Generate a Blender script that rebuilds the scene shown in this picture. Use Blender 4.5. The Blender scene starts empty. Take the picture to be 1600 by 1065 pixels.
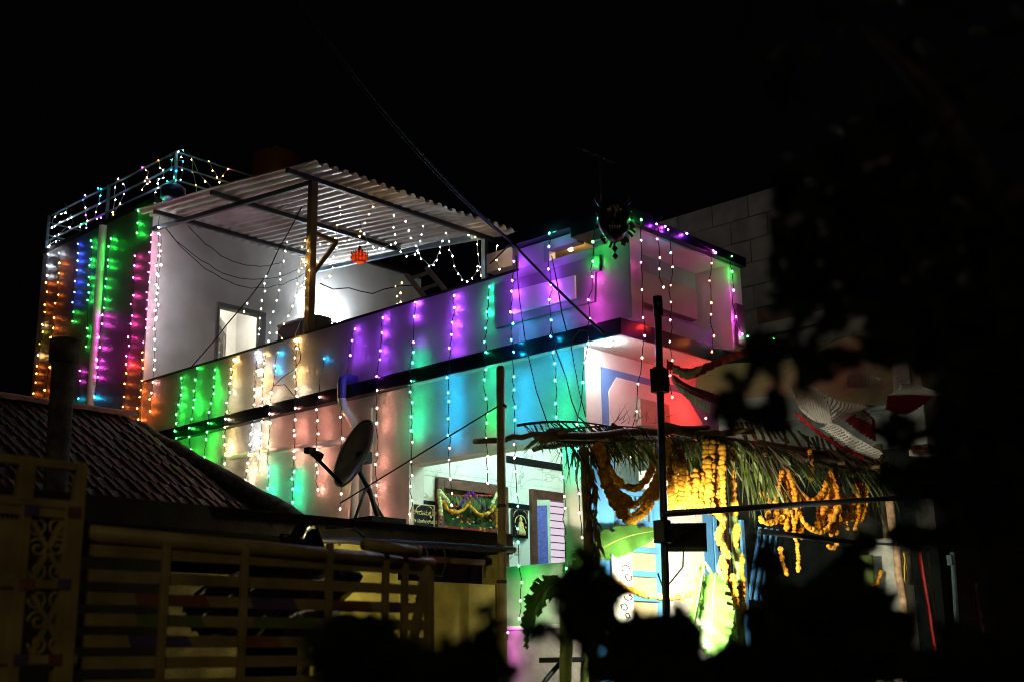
import bpy, bmesh, math, random
import numpy as np
from mathutils import Vector, Matrix
R = random.Random(7)
sc = bpy.context.scene
col = sc.collection

# ---------------------------------------------------------------- camera, world, light
# world axes: x runs along the house front, y along its long side wall, the house corner stands at 0,0
FPX = 1936.9
PITCH, ROLL, AZ = math.radians(14.5848), math.radians(-0.86737), math.radians(47.35)
CAM = Vector((-8.52, -6.95, 1.70))
_F = Vector((0, math.cos(PITCH), math.sin(PITCH))); _R = Vector((1, 0, 0)); _U = _R.cross(_F)
_R2 = _R*math.cos(ROLL) + _U*math.sin(ROLL); _U2 = -_R*math.sin(ROLL) + _U*math.cos(ROLL)
_M = Matrix.Rotation(-AZ, 3, 'Z')
FW, RT, UP = _M @ _F, _M @ _R2, _M @ _U2
cd = bpy.data.cameras.new('camera'); cam = bpy.data.objects.new('camera', cd); col.objects.link(cam)
cam.matrix_world = Matrix.Translation(CAM) @ Matrix((RT, UP, -FW)).transposed().to_4x4()
cd.sensor_width = 36; cd.lens = FPX*36/1600; cd.clip_start = .05; cd.clip_end = 2000
cd.dof.use_dof = True; cd.dof.focus_distance = 11.6; cd.dof.aperture_fstop = 2.0; cd.dof.aperture_blades = 9
sc.camera = cam
w = bpy.data.worlds.new('World'); sc.world = w; w.use_nodes = True
w.node_tree.nodes['Background'].inputs[0].default_value = (.55, .6, 1, 1)
w.node_tree.nodes['Background'].inputs[1].default_value = .0009
sd = bpy.data.lights.new('assumed_street_glow', 'SUN'); sd.energy = .14; sd.angle = .06; sd.color = (1, .78, .45)  # weak warm sun standing in for an assumed street light out of view
so = bpy.data.objects.new('assumed_street_glow', sd); col.objects.link(so)
so.rotation_euler = Vector((.55, .7, -.5)).to_track_quat('-Z', 'Y').to_euler()
sc.view_settings.view_transform = 'Standard'; sc.view_settings.look = 'None'
sc.view_settings.exposure = 0; sc.view_settings.gamma = 1
sc.cycles.use_denoising = True; sc.cycles.filter_width = 1.0
sc.cycles.max_bounces = 6; sc.cycles.diffuse_bounces = 3; sc.cycles.sample_clamp_indirect = 4

def ray(px, py):
    return FW + RT*((px-800)/FPX) - UP*((py-532.5)/FPX)
def hit(px, py, ax, v):
    r = ray(px, py); return CAM + r*((v-CAM[ax])/r[ax])
def at(px, py, d):
    r = ray(px, py); return CAM + r*(d/math.hypot(r.x, r.y))

# ---------------------------------------------------------------- materials
MATS = {}
def mat(name, c, rough=.7, spec=.3, metal=0, var=.12, scale=6, bump=.15, bscale=60, dirt=None, trans=0, kind='noise', world=False):
    if name in MATS: return MATS[name]
    m = bpy.data.materials.new(name); m.use_nodes = True; MATS[name] = m
    nt = m.node_tree; b = nt.nodes['Principled BSDF']
    b.inputs['Roughness'].default_value = rough; b.inputs['Metallic'].default_value = metal
    b.inputs['Specular IOR Level'].default_value = spec
    tc = nt.nodes.new('ShaderNodeTexCoord')
    if world:
        ge = nt.nodes.new('ShaderNodeNewGeometry'); src = ge.outputs['Position']
    else: src = tc.outputs['Object']
    n = nt.nodes.new('ShaderNodeTexNoise'); n.inputs['Scale'].default_value = scale; n.inputs['Detail'].default_value = 6
    nt.links.new(src, n.inputs['Vector'])
    r = nt.nodes.new('ShaderNodeValToRGB'); r.color_ramp.elements[0].position = .3; r.color_ramp.elements[1].position = .7
    d = dirt if dirt else tuple(x*(1-2*var) for x in c)
    r.color_ramp.elements[0].color = (*d, 1); r.color_ramp.elements[1].color = (*[min(1, x*(1+var*.4)) for x in c], 1)
    nt.links.new(n.outputs['Fac'], r.inputs['Fac']); nt.links.new(r.outputs['Color'], b.inputs['Base Color'])
    if kind == 'veins':
        wv = nt.nodes.new('ShaderNodeTexNoise'); wv.inputs['Scale'].default_value = 1.6; wv.inputs['Detail'].default_value = 5
        wv.inputs['Distortion'].default_value = 1.2
        nt.links.new(src, wv.inputs['Vector'])
        r.color_ramp.elements[0].position = .488; r.color_ramp.elements[0].color = (*c, 1)
        r.color_ramp.elements[1].position = .5; r.color_ramp.elements[1].color = (*[x*.55 for x in c], 1)
        e = r.color_ramp.elements.new(.512); e.color = (*c, 1)
        nt.links.new(wv.outputs['Fac'], r.inputs['Fac'])
    if bump:
        n2 = nt.nodes.new('ShaderNodeTexNoise'); n2.inputs['Scale'].default_value = bscale; n2.inputs['Detail'].default_value = 4
        nt.links.new(src, n2.inputs['Vector'])
        bp = nt.nodes.new('ShaderNodeBump'); bp.inputs['Strength'].default_value = bump; bp.inputs['Distance'].default_value = .01
        nt.links.new(n2.outputs['Fac'], bp.inputs['Height']); nt.links.new(bp.outputs['Normal'], b.inputs['Normal'])
    if trans:
        t = nt.nodes.new('ShaderNodeBsdfTranslucent'); t.inputs[0].default_value = (*c, 1)
        mx = nt.nodes.new('ShaderNodeMixShader'); mx.inputs[0].default_value = trans
        nt.links.new(b.outputs[0], mx.inputs[1]); nt.links.new(t.outputs[0], mx.inputs[2])
        nt.links.new(mx.outputs[0], nt.nodes['Material Output'].inputs[0])
    return m
def emit(name, c, s):
    if name in MATS: return MATS[name]
    m = bpy.data.materials.new(name); m.use_nodes = True; MATS[name] = m
    nt = m.node_tree; nt.nodes.remove(nt.nodes['Principled BSDF'])
    e = nt.nodes.new('ShaderNodeEmission'); e.inputs[0].default_value = (*c, 1); e.inputs[1].default_value = s
    nt.links.new(e.outputs[0], nt.nodes['Material Output'].inputs[0]); return m

WHITE = mat('white_wall_paint', (.72, .71, .70), .75, .25, dirt=(.58,.56,.53), scale=2.6, bump=.35, bscale=28)
PARA = mat('parapet_paint', (.37, .36, .41), .5, .4, dirt=(.28,.27,.31), scale=3.2, bump=.35, bscale=28)
NAVY = mat('navy_gloss_paint', (.006, .008, .022), .35, .5, var=.2, bump=.05)
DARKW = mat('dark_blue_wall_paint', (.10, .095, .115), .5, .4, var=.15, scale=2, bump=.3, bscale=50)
GREY = mat('grey_trim_paint', (.22, .2, .25), .55, .35, var=.06, bump=.15)
BROWN = mat('brown_panel_paint', (.36, .25, .22), .6, .3, var=.06)
BLUEP = mat('blue_trim_paint', (.13, .27, .62), .5, .35, var=.06)
SKYB = mat('sky_blue_paint', (.10, .34, .72), .45, .4, var=.1)
TILEW = mat('marble_wall_tile', (.76, .78, .76), .25, .5, bump=0, kind='veins')
BLACKT = mat('black_granite_tile', (.012, .012, .014), .2, .5, var=.3, scale=30, bump=0)
WOOD = mat('dark_teak_wood', (.10, .038, .025), .5, .35, var=.3, scale=12, bump=.2)
STEEL = mat('painted_steel_dark', (.035, .04, .055), .45, .5, var=.2, bump=.1)
STEELB = mat('painted_steel_blue', (.16, .26, .36), .45, .5, var=.2, bump=.1)
ZINC = mat('zinc_sheet', (.52, .51, .49), .42, .5, metal=.15, dirt=(.30,.25,.20), scale=2.2, bump=.15, bscale=25)
PIPEW = mat('white_pvc', (.68, .67, .66), .4, .4, var=.08, bump=0)
BLACK = mat('black_plastic', (.01, .01, .011), .5, .4, var=.2, bump=.1)
WIRE = mat('black_wire', (.012, .012, .013), .6, .3, var=.1, bump=0)
WIREG = mat('clear_wire', (.45, .45, .42), .35, .5, var=.1, bump=0)
TERRA = mat('clay_roof_tile', (.055, .018, .014), .6, .18, var=.45, scale=5, bump=.4, bscale=40, world=True)
MOSS = mat('mossy_cement', (.09, .08, .065), .9, .2, var=.4, scale=9, bump=.6, bscale=45)
DARKC = mat('dark_concrete', (.022, .02, .018), .9, .15, var=.3, scale=5, bump=.6)  # near-black concrete with random blotches
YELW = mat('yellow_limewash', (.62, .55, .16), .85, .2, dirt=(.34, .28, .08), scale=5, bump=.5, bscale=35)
GATEP = mat('cream_gate_paint', (.42, .34, .13), .5, .4, dirt=(.22, .17, .06), scale=7, bump=.2)
GATEPUR = mat('purple_gate_paint', (.12, .09, .20), .6, .3, var=.2, bump=.2)
GATERED = mat('red_gate_paint', (.28, .11, .06), .6, .3, var=.2, bump=.2)
GATEGRN = mat('green_gate_paint', (.17, .23, .06), .6, .3, var=.2, bump=.2)
BAMBOO = mat('bamboo_pole', (.15, .105, .05), .6, .3, var=.25, scale=12, bump=.2)
YPOLE = mat('yellowed_pole', (.30, .24, .10), .5, .4, var=.2, scale=8)
PALM = mat('palm_leaf', (.10, .14, .03), .5, .4, var=.35, scale=8, trans=.25)
PALMD = mat('dry_palm_leaf', (.085, .06, .025), .6, .3, var=.35, scale=8, trans=.2)
BANANA = mat('banana_leaf', (.07, .20, .035), .35, .5, var=.25, scale=5, trans=.35)
BSTEM = mat('banana_stem', (.18, .26, .06), .5, .4, var=.3, scale=8)
LEAF = mat('tree_leaf', (.018, .034, .009), .8, .12, var=.3, trans=.15)
BARK = mat('tree_bark', (.06, .045, .03), .9, .2, var=.3, scale=20, bump=.8)
MARI = mat('marigold_petals', (.88, .46, .05), .8, .3, dirt=(.55, .20, .008), scale=16, bump=.9, bscale=130, trans=.15)
MARIO = mat('orange_marigold_petals', (.82, .34, .02), .8, .2, dirt=(.55, .17, .008), scale=22, bump=.9, bscale=130, trans=.15)
CONC = mat('grey_concrete', (.30, .30, .28), .85, .2, var=.25, scale=5, bump=.5)
BLOCK = mat('cement_block', (.27, .26, .25), .9, .15, var=.3, scale=2.5, bump=.8, bscale=70, world=True)
MORTAR = mat('mortar', (.22, .21, .19), .95, .1, var=.2, bump=.5)
CLOTHR = mat('red_tent_cloth', (.42, .015, .035), .55, .3, var=.15, bump=.2, trans=.15)
CLOTHW = mat('white_tent_cloth', (.72, .72, .72), .6, .3, var=.1, bump=.2, trans=.2)
TARP = mat('cream_tarpaulin', (.45, .42, .24), .5, .4, var=.15, bump=.2, trans=.3)
TARPB = mat('blue_tarpaulin', (.03, .16, .55), .4, .4, var=.15, bump=.2)
PLAST = mat('black_plastic_sheet', (.018, .018, .028), .25, .6, var=.2, bump=.4, bscale=15)
GOLD = mat('gold_print', (.65, .5, .2), .45, .5, var=.1, bump=0)
BEIGE = mat('beige_board', (.55, .45, .27), .7, .3, var=.1)
EARTH = mat('packed_earth', (.05, .04, .028), .95, .1, var=.3, scale=3, bump=.6)

# ---------------------------------------------------------------- object helpers
def link(o, parent=None):
    col.objects.link(o)
    if parent is not None: o.parent = parent
    return o
def mesh(name, v, f, m, parent=None, smooth=False, bevel=0):
    me = bpy.data.meshes.new(name); me.from_pydata([tuple(p) for p in v], [], f); me.validate()
    bm = bmesh.new(); bm.from_mesh(me); bmesh.ops.recalc_face_normals(bm, faces=bm.faces[:]); bm.to_mesh(me); bm.free()
    for q in (m if isinstance(m, (list, tuple)) else [m]): me.materials.append(q)
    if smooth: me.polygons.foreach_set('use_smooth', [True]*len(me.polygons))
    o = bpy.data.objects.new(name, me)
    if bevel:
        b = o.modifiers.new('edge', 'BEVEL'); b.width = bevel; b.segments = 2; b.limit_method = 'ANGLE'
    return link(o, parent)
def thing(name, label, cat, group=None, loc=(0, 0, 0)):
    o = bpy.data.objects.new(name, None); o.empty_display_size = .1; col.objects.link(o)
    o['label'] = label; o['category'] = cat
    if group: o['group'] = group
    return o
def tag(o, label, cat, group=None, kind=None):
    o['label'] = label; o['category'] = cat
    if group: o['group'] = group
    if kind: o['kind'] = kind
    return o
class G:
    """collects geometry for one mesh"""
    def __init__(s): s.v = []; s.f = []
    def add(s, v, f):
        k = len(s.v); s.v += [tuple(p) for p in v]; s.f += [tuple(i+k for i in q) for q in f]; return s
    def box(s, a, b):
        x0, y0, z0 = a; x1, y1, z1 = b
        return s.add([(x0,y0,z0),(x1,y0,z0),(x1,y1,z0),(x0,y1,z0),(x0,y0,z1),(x1,y0,z1),(x1,y1,z1),(x0,y1,z1)],
              [(0,3,2,1),(4,5,6,7),(0,1,5,4),(1,2,6,5),(2,3,7,6),(3,0,4,7)])
    def prism(s, pts, off):
        n = len(pts); off = Vector(off); p = [Vector(q) for q in pts]
        return s.add(p+[q+off for q in p], [tuple(range(n-1,-1,-1)), tuple(range(n,2*n))]+[(i,(i+1)%n,n+(i+1)%n,n+i) for i in range(n)])
    def tube(s, pts, r, n=8, caps=True):
        pts = [Vector(p) for p in pts]; k = len(pts); rr = r if isinstance(r, (list, tuple)) else [r]*k
        v = []; prev = None
        for i, p in enumerate(pts):
            d = (pts[min(i+1,k-1)]-pts[max(i-1,0)])
            d = d.normalized() if d.length > 1e-9 else Vector((0,0,1))
            if prev is None:
                a = d.orthogonal().normalized()
            else:
                a = (prev - d*prev.dot(d)); a = a.normalized() if a.length > 1e-6 else d.orthogonal().normalized()
            prev = a; b = d.cross(a)
            for j in range(n):
                t = 2*math.pi*j/n; v.append(p + (a*math.cos(t)+b*math.sin(t))*rr[i])
        f = [(i*n+j, i*n+(j+1)%n, (i+1)*n+(j+1)%n, (i+1)*n+j) for i in range(k-1) for j in range(n)]
        if caps: f += [tuple(range(n-1,-1,-1)), tuple(range((k-1)*n, k*n))]
        return s.add(v, f)
    def bar(s, a, b, wd, hg, up=(0,0,1)):
        a, b = Vector(a), Vector(b); d = (b-a).normalized(); up = Vector(up)
        sx = d.cross(up); sx = sx.normalized() if sx.length > 1e-5 else d.orthogonal().normalized(); sy = sx.cross(d)
        c = [(-1,-1),(1,-1),(1,1),(-1,1)]
        return s.add([p+sx*(i*wd/2)+sy*(j*hg/2) for p in (a,b) for i,j in c],
                     [(3,2,1,0),(4,5,6,7)]+[(i,(i+1)%4,4+(i+1)%4,4+i) for i in range(4)])
    def build(s, name, m, parent=None, smooth=False, bevel=0): return mesh(name, s.v, s.f, m, parent, smooth, bevel)
def box(name, a, b, m, parent=None, bevel=.006):
    lo = [min(a[i], b[i]) for i in range(3)]; hi = [max(a[i], b[i]) for i in range(3)]
    return G().box(lo, hi).build(name, m, parent, bevel=bevel)
def tube(name, pts, r, m, parent=None, n=10): return G().tube(pts, r, n).build(name, m, parent, smooth=True)
def bez(a, b, c, n):
    a, b, c = Vector(a), Vector(b), Vector(c)
    return [a*(1-t)**2 + b*2*t*(1-t) + c*t*t for t in [i/n for i in range(n+1)]]
def sag(a, b, s, n=14, wob=0):
    a, b = Vector(a), Vector(b); out = []
    for i in range(n+1):
        t = i/n; p = a.lerp(b, t); p.z -= 4*s*t*(1-t)
        if wob and 0 < i < n: p += Vector((R.uniform(-wob, wob), R.uniform(-wob, wob), R.uniform(-wob, wob)))
        out.append(p)
    return out

# ---------------------------------------------------------------- setting
gr = mesh('ground', [(-400,-400,0),(400,-400,0),(400,400,0),(-400,400,0)], [(0,1,2,3)], EARTH); gr['kind'] = 'structure'
bs = box('yard', (0.02,-3.4,0.004),(6,0,.9), EARTH); bs['kind'] = 'structure'

# ---------------------------------------------------------------- the decorated house
H = thing('house', 'two-storey white house hung all over with coloured light strings', 'house')
# lower storey: side wall, porch beam, pillar, low porch wall
box('side_wall', (0,2.35,0),(.2,10.75,4.5), WHITE, H, 0)
box('porch_beam', (0,.0,3.68),(.2,2.35,4.5), WHITE, H)
box('front_beam', (.2,0,3.68),(2.15,.2,4.5), WHITE, H)
box('corner_pillar', (0,0,1.2),(.26,.30,3.68), WHITE, H)
lw = box('low_wall', (.02,.30,2.0),(.16,2.35,2.575), mat('low_wall_paint',(.42,.43,.42),.7,.25,dirt=(.30,.31,.30),scale=4,bump=.35,bscale=28), H)
box('plinth', (-.03,.0,.0),(.3,2.35,2.0), mat('plinth_paint',(.30,.29,.29),.8,.2,dirt=(.16,.15,.15),scale=4,bump=.4,bscale=28), H)
box('wall_ledge', (-.05,.30,2.0),(.02,2.35,2.035), WHITE, H)
box('ceiling_slab', (-.1,-.5,4.5),(5.0,7.58,4.65), NAVY, H)
box('slab_soffit', (-.085,-.485,4.494),(4.9,2.3,4.4985), WHITE, H, 0)
box('porch_floor', (.3,0,1.0),(5,2.35,1.45), CONC, H)
# porch back wall of marble tiles, set round the door and the window
def tilewall(x0, x1, z0, z1):
    g = G()
    zz = z1
    while zz > z0+.01:
        z2 = max(z0, zz-.42); xx = x0
        while xx < x1-.01:
            x2 = min(x1, xx+.62)
            box('wall_tile', (xx+.0012,2.35,z2+.0012),(x2-.0012,2.366,zz-.0012), TILEW, H, 0)
            xx = x2
        zz = z2
tilewall(.2,.36,1.45,3.30); tilewall(1.43,1.82,1.45,3.36); tilewall(.2,4.2,3.6,4.49); tilewall(.2,.36,3.34,3.6); tilewall(1.43,1.82,3.42,3.6)
tilewall(2.56,4.2,1.45,3.6); tilewall(1.82,2.56,1.45,2.5)
box('back_wall', (.2,2.42,1.2),(4.4,2.6,4.49), WHITE, H, 0)
box('black_tile_border', (.2,2.345,3.30),(.358,2.366,3.34), BLACKT, H, 0)
box('black_tile_border', (1.432,2.345,3.36),(1.818,2.366,3.42), BLACKT, H, 0)
box('black_tile_border', (1.45,2.337,3.86),(2.9,2.349,3.94), BLACKT, H, 0)
box('side_reveal_wall', (.2,2.36,1.2),(.205,2.5,4.49), WHITE, H, 0)
# front door with carved frame, its garlands are things of their own
D = bpy.data.objects.new('front_door', None); link(D, H)
for a, b in (((.36,2.30,1.45),(.45,2.42,3.58)), ((1.34,2.30,1.45),(1.43,2.42,3.58)), ((.45,2.30,3.48),(1.34,2.42,3.58))):
    box('door_frame', a, b, WOOD, D)
box('door_panel', (.45,2.36,1.45),(1.34,2.40,3.48), mat('green_door_cloth', (.03,.10,.02), .7, .2, dirt=(.02,.015,.015), scale=14), D)
box('red_curtain', (.46,2.335,2.2),(1.33,2.343,3.10), mat('red_curtain_cloth', (.28,.02,.02), .7, .2, var=.3, scale=20), D, 0)
# window with open shutter
W = bpy.data.objects.new('window', None); link(W, H)
for a, b in (((1.82,2.30,2.5),(1.90,2.42,3.6)), ((2.50,2.30,2.5),(2.58,2.42,3.6)), ((1.90,2.30,3.50),(2.50,2.42,3.6)), ((1.90,2.30,2.5),(2.50,2.42,2.56))):
    box('window_frame', a, b, WOOD, W)
box('window_pane', (1.90,2.395,2.56),(2.50,2.402,3.50), emit('glowing_lilac_curtain', (.95,.78,.92), .85), W, 0)  # pane glows by itself, in place of room light behind the curtain
for k in range(11):
    z = 2.62+.082*k
    tube('window_bar', [(2.12,2.352,z),(2.50,2.352,z)], .006, STEEL, W, 6)
sh0, sh1 = Vector((1.91,2.33,0)), Vector((2.0,2.2,0))
for z0, z1, t0, t1 in ((2.56,2.62,0,1),(3.42,3.48,0,1),(2.62,3.42,0,.07),(2.62,3.42,.8,1)):
    a, b = sh0.lerp(sh1,t0), sh0.lerp(sh1,t1)
    G().prism([(a.x,a.y,z0),(b.x,b.y,z0),(b.x,b.y,z1),(a.x,a.y,z1)], (.022,.02,0)).build('shutter_frame', mat('mint_shutter_paint',(.6,.72,.6),.4,.4), W)
a, b = sh0.lerp(sh1,.07), sh0.lerp(sh1,.8)
G().prism([(a.x+.006,a.y+.006,2.62),(b.x+.006,b.y+.006,2.62),(b.x+.006,b.y+.006,3.42),(a.x+.006,a.y+.006,3.42)], (.006,.005,0)).build('shutter_glass', mat('blue_pebbled_glass',(.13,.15,.62),.25,.6,var=.2,scale=40,bump=.5,bscale=80), W)
# upper storey: parapet
box('parapet', (0,.80,4.65),(.13,7.6,5.40), PARA, H)
box('parapet_coping', (-.012,.80,5.40),(.142,7.6,5.425), DARKC, H)
box('terrace_floor', (.13,-.4,4.651),(5,7.6,4.67), CONC, H, 0)
# balcony box at the corner
B = H
box('box_wall', (0,-.55,4.65),(.12,.80,5.41), PARA, B)
box('box_wall', (0,.42,5.41),(.12,.80,5.62), PARA, B)
box('box_wall', (0,-.55,5.41),(.12,-.30,5.53), PARA, B)
box('box_wall', (.01,.06,5.52),(.12,.42,5.62), GREY, B)
box('recess_frame', (-.012,.40,5.40),(0,.46,5.6), GREY, B)
box('fascia', (-.1,.05,5.63),(.3,.83,5.76), NAVY, B)
box('fascia', (-.1,-.62,5.53),(.3,.05,5.68), NAVY, B)
box('front_fascia', (.3,-.62,5.53),(1.86,-.1,5.63), NAVY, B)
box('ceiling_panel', (.12,-.55,5.51),(1.62,-.02,5.53), WHITE, B, 0)
box('front_post', (.0,-.56,4.65),(.17,-.551,5.53), PARA, B, 0)
box('front_post', (1.62,-.56,4.65),(1.84,-.05,5.53), WHITE, B)
box('recess_wall', (.12,-.16,4.65),(1.62,-.06,5.51), PARA, B, 0)
box('raised_panel', (.50,-.25,4.98),(1.50,-.16,5.30), BROWN, B)
box('raised_panel', (.62,-.2,5.30),(.78,-.16,5.42), BROWN, B)
box('lower_panel', (.17,-.42,4.65),(1.48,-.16,4.83), mat('slate_blue_paint',(.2,.22,.34),.55,.35), B)
box('side_plate', (1.66,-.60,4.7),(1.80,-.56,5.12), mat('plum_paint',(.2,.08,.18),.5,.4), B)
box('inner_ceiling', (.125,-.055,5.602),(.74,.80,5.626), mat('cream_inner_paint',(.7,.6,.38),.7,.3), B, 0)
box('box_back_wall', (.62,-.05,4.67),(.72,.80,5.60), mat('cream_inner_paint',(.7,.6,.38),.7,.3), B)
# side plates of the box (dark frame and its lighter centre)
def yz(px, py, x): p = hit(px, py, 0, x); return (x, p.y, p.z)
pt = [yz(774,446,0), yz(940,399,0), yz(940,424,0), yz(933,426,0), yz(932,472,0), yz(777,514,0)]
G().prism([(-.0,p[1],p[2]) for p in pt], (-.03,0,0)).build('dark_frame_panel', GREY, B, bevel=.004)
pt = [yz(801,455,-.03), yz(900,431,-.03), yz(901,467,-.03), yz(802,492,-.03)]
G().prism([(-.03,p[1],p[2]) for p in pt], (-.025,0,0)).build('centre_panel', WHITE, B, bevel=.004)
# octagon panel under the balcony
ol = [(.20,4.34),(.20,3.70),(2.1,3.70),(2.1,4.34)]
box('blue_frame_panel', (.22,-.02,3.70),(2.10,0,4.34), BLUEP, H, .004)
oc = [(.30,3.72),(.30,4.12),(.42,4.27),(1.52,4.27),(1.80,4.02),(1.80,3.72)]
G().prism([(x,-.02,z) for x, z in oc], (0,-.012,0)).build('octagon_panel', WHITE, H, bevel=.003)
box('octagon_box', (.68,-.10,3.84),(1.15,-.032,4.10), mat('taupe_paint',(.42,.36,.30),.6,.3), H)
# downlight under the slab
dl = bpy.data.objects.new('downlight', None); link(dl, H)
tube('downlight_ring', [(.02,-.26,4.494),(.02,-.26,4.486)], .055, WHITE, dl, 20)
tube('downlight_lens', [(.02,-.26,4.4855),(.02,-.26,4.462)], .04, emit('downlight_lens', (1,.98,.95), 330), dl, 20)
# stair-head block with the dark side wall and white terrace wall
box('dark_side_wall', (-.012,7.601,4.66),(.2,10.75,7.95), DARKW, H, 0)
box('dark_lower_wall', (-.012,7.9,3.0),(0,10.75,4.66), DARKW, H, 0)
box('terrace_wall', (0,7.6,4.66),(1.10,7.72,7.95), WHITE, H, 0)
box('terrace_wall', (1.88,7.6,4.66),(5.05,7.72,7.95), WHITE, H, 0)
box('terrace_wall', (1.10,7.6,6.70),(1.88,7.72,7.95), WHITE, H, 0)
box('stair_room_wall', (.4,9.6,4.66),(5,9.7,7.8), WHITE, H, 0)
box('stair_room_wall', (.85,7.72,4.66),(.95,9.6,7.8), WHITE, H, 0)
box('stair_room_wall', (2.8,7.72,4.66),(2.9,9.6,7.8), WHITE, H, 0)
box('block_roof', (-.02,7.55,7.95),(5.05,10.8,8.03), DARKC, H)
TD = bpy.data.objects.new('terrace_door', None); link(TD, H)
greyf = mat('grey_door_frame', (.2,.2,.19), .5, .4)
for a, b in (((1.08,7.57,4.67),(1.13,7.72,6.74)), ((1.86,7.57,4.67),(1.93,7.72,6.74)), ((1.13,7.57,6.68),(1.86,7.72,6.74))): box('door_frame', a, b, greyf, TD)
G().prism([(1.15,7.74,4.7),(1.66,8.25,4.7),(1.66,8.25,6.62),(1.15,7.74,6.62)], (.03,-.03,0)).build('door_leaf', WHITE, TD)
cw = mat('door_carving', (.4,.38,.32), .5, .4)
def leafpt(t, z): return Vector((1.15+.51*t+.034, 7.74+.51*t-.034, z))
for t0, z0, t1, z1 in ((.25,5.6,.62,6.42),(.62,6.42,.62,5.6),(.1,6.46,.9,6.46),(.9,6.46,.9,5.4),(.9,5.9,.55,5.55)):
    tube('door_carving', [leafpt(t0,z0), leafpt(t1,z1)], .008, cw, TD, 6)
for zc in (6.18, 5.75):
    tube('door_carving', [leafpt(.22+.12*math.cos(a*.35), zc+.12*math.sin(a*.35)) for a in range(2,17)], .008, cw, TD, 6)
tube('assumed_room_bulb', [(2.2,8.6,7.2),(2.2,8.6,7.1)], .06, emit('assumed_room_bulb', (1,.95,.8), 330), H, 12)  # bulb out of sight, assumed from the light in the open doorway
# railing on the stair-head roof
RL = bpy.data.objects.new('roof_railing', None); link(RL, H)
rz = (8.16, 8.36, 8.57)
for y in (7.13, 8.92, 10.72): tube('railing_post', [(.02,y,8.03),(.02,y,8.585)], .024, STEELB, RL, 8)
for z in rz:
    tube('rail', [(.02,7.13,z),(.02,10.72,z)], .015, STEELB, RL, 8)
    tube('rail', [(.02,7.13,z),(2.6,7.13,z)], .013, STEELB, RL, 8)
    tube('rail', [(.02,10.72,z-.1),(1.6,10.72,z-.1)], .013, STEELB, RL, 8)
tube('railing_post', [(1.9,7.13,7.98),(1.9,7.13,8.585)], .022, STEELB, RL, 8)
g = G(); g.tube([(.02,7.16,7.9),(.02,7.16,8.03),(.02,7.16,8.08),(.02,7.16,8.10)], [.17,.17,.11,.02], 16)
g.build('corner_pedestal', mat('blue_light_tint',(.02,.05,.2),.4,.4), H, True)  # pedestal coloured blue in place of blue bulb light falling on it
# drain pipes
_y = hit(152,480,0,-.08).y; tube('drain_pipe', [(-.08,_y,4.5),(-.08,_y,7.9)], .055, PIPEW, H, 14)
tube('drain_elbow', [(.05,3.22,4.72),(-.16,3.22,4.72),(-.185,3.22,4.69),(-.19,3.22,4.62),(-.19,3.22,4.48)], .048, mat('pipe_blue_light_tint',(.05,.06,.3),.4,.4), H, 14)  # blue bulb light on the elbow is put into its colour
tube('drain_pipe', [(-.19,3.22,4.48),(-.18,3.20,4.38),(-.10,3.14,4.24),(-.075,3.12,4.15),(-.07,3.12,2.2)], .047, PIPEW, H, 14)
tube('drain_pipe', [(-.06,3.16,4.04),(-.05,5.6,4.14)], .035, PIPEW, H, 12)
box('wall_pilaster', (-.03,2.92,2.2),(0,3.04,4.36), WHITE, H)
box('switch_board', (1.56,2.335,2.86),(1.66,2.35,2.98), WHITE, H, .003)

# ---------------------------------------------------------------- terrace canopy
CN = thing('terrace_canopy', 'corrugated tin lean-to roof on steel posts over the terrace', 'canopy')
def rz_(y): return 7.33 + .112*(y-3.7)
nsheet = 5; x0, x1 = -.28, 3.15
for k in range(nsheet):
    a = x0+(x1-x0)*k/nsheet; b = x0+(x1-x0)*(k+1)/nsheet+.03
    g = G(); nx, ny = 56, 5; v = []; f = []
    ext = R.uniform(-.03,.05)
    for j in range(ny+1):
        y = 3.7-ext + (7.62-3.7+ext)*j/ny
        for i in range(nx+1):
            x = a+(b-a)*i/nx; t = (x-x0)/.15*2*math.pi
            v.append((x, y, rz_(y) + .026*max(-1,min(1,1.7*math.sin(t))) + .004*(k%2) + .012*math.sin(x*3.1)*math.sin(y*2)))
    f = [(j*(nx+1)+i, j*(nx+1)+i+1, (j+1)*(nx+1)+i+1, (j+1)*(nx+1)+i) for j in range(ny) for i in range(nx)]
    mesh('tin_sheet', v, f, ZINC, CN, True)
for y, xa, xb, m in ((4.14,-.33,3.2,STEEL),(5.75,-.30,2.9,STEEL),(7.25,-.2,2.5,STEEL)):
    G().bar((xa,y,rz_(y)-.055),(xb,y,rz_(y)-.055),.05,.06).build('purlin', m, CN, bevel=.004)
for x, m in ((.02,STEEL),(2.75,STEELB)):
    G().bar((x,4.14,rz_(4.14)-.115),(x,7.6,rz_(7.6)-.2),.05,.06).build('rafter', m, CN, bevel=.004)
G().bar((.06,4.14,4.67),(.06,4.14,rz_(4.14)-.09),.09,.09,(0,1,0)).build('post', mat('ochre_steel',(.20,.15,.06),.5,.4), CN, bevel=.006)
G().bar((3.0,4.14,4.67),(3.0,4.14,rz_(4.14)-.09),.07,.07,(0,1,0)).build('post', STEELB, CN, bevel=.006)
pb = MATS['ochre_steel']
G().bar((.06,4.14,6.66),(.44,4.14,6.62),.045,.045).build('brace', pb, CN)
G().bar((.10,4.14,6.16),(.42,4.14,6.60),.045,.045).build('brace', pb, CN)
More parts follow.
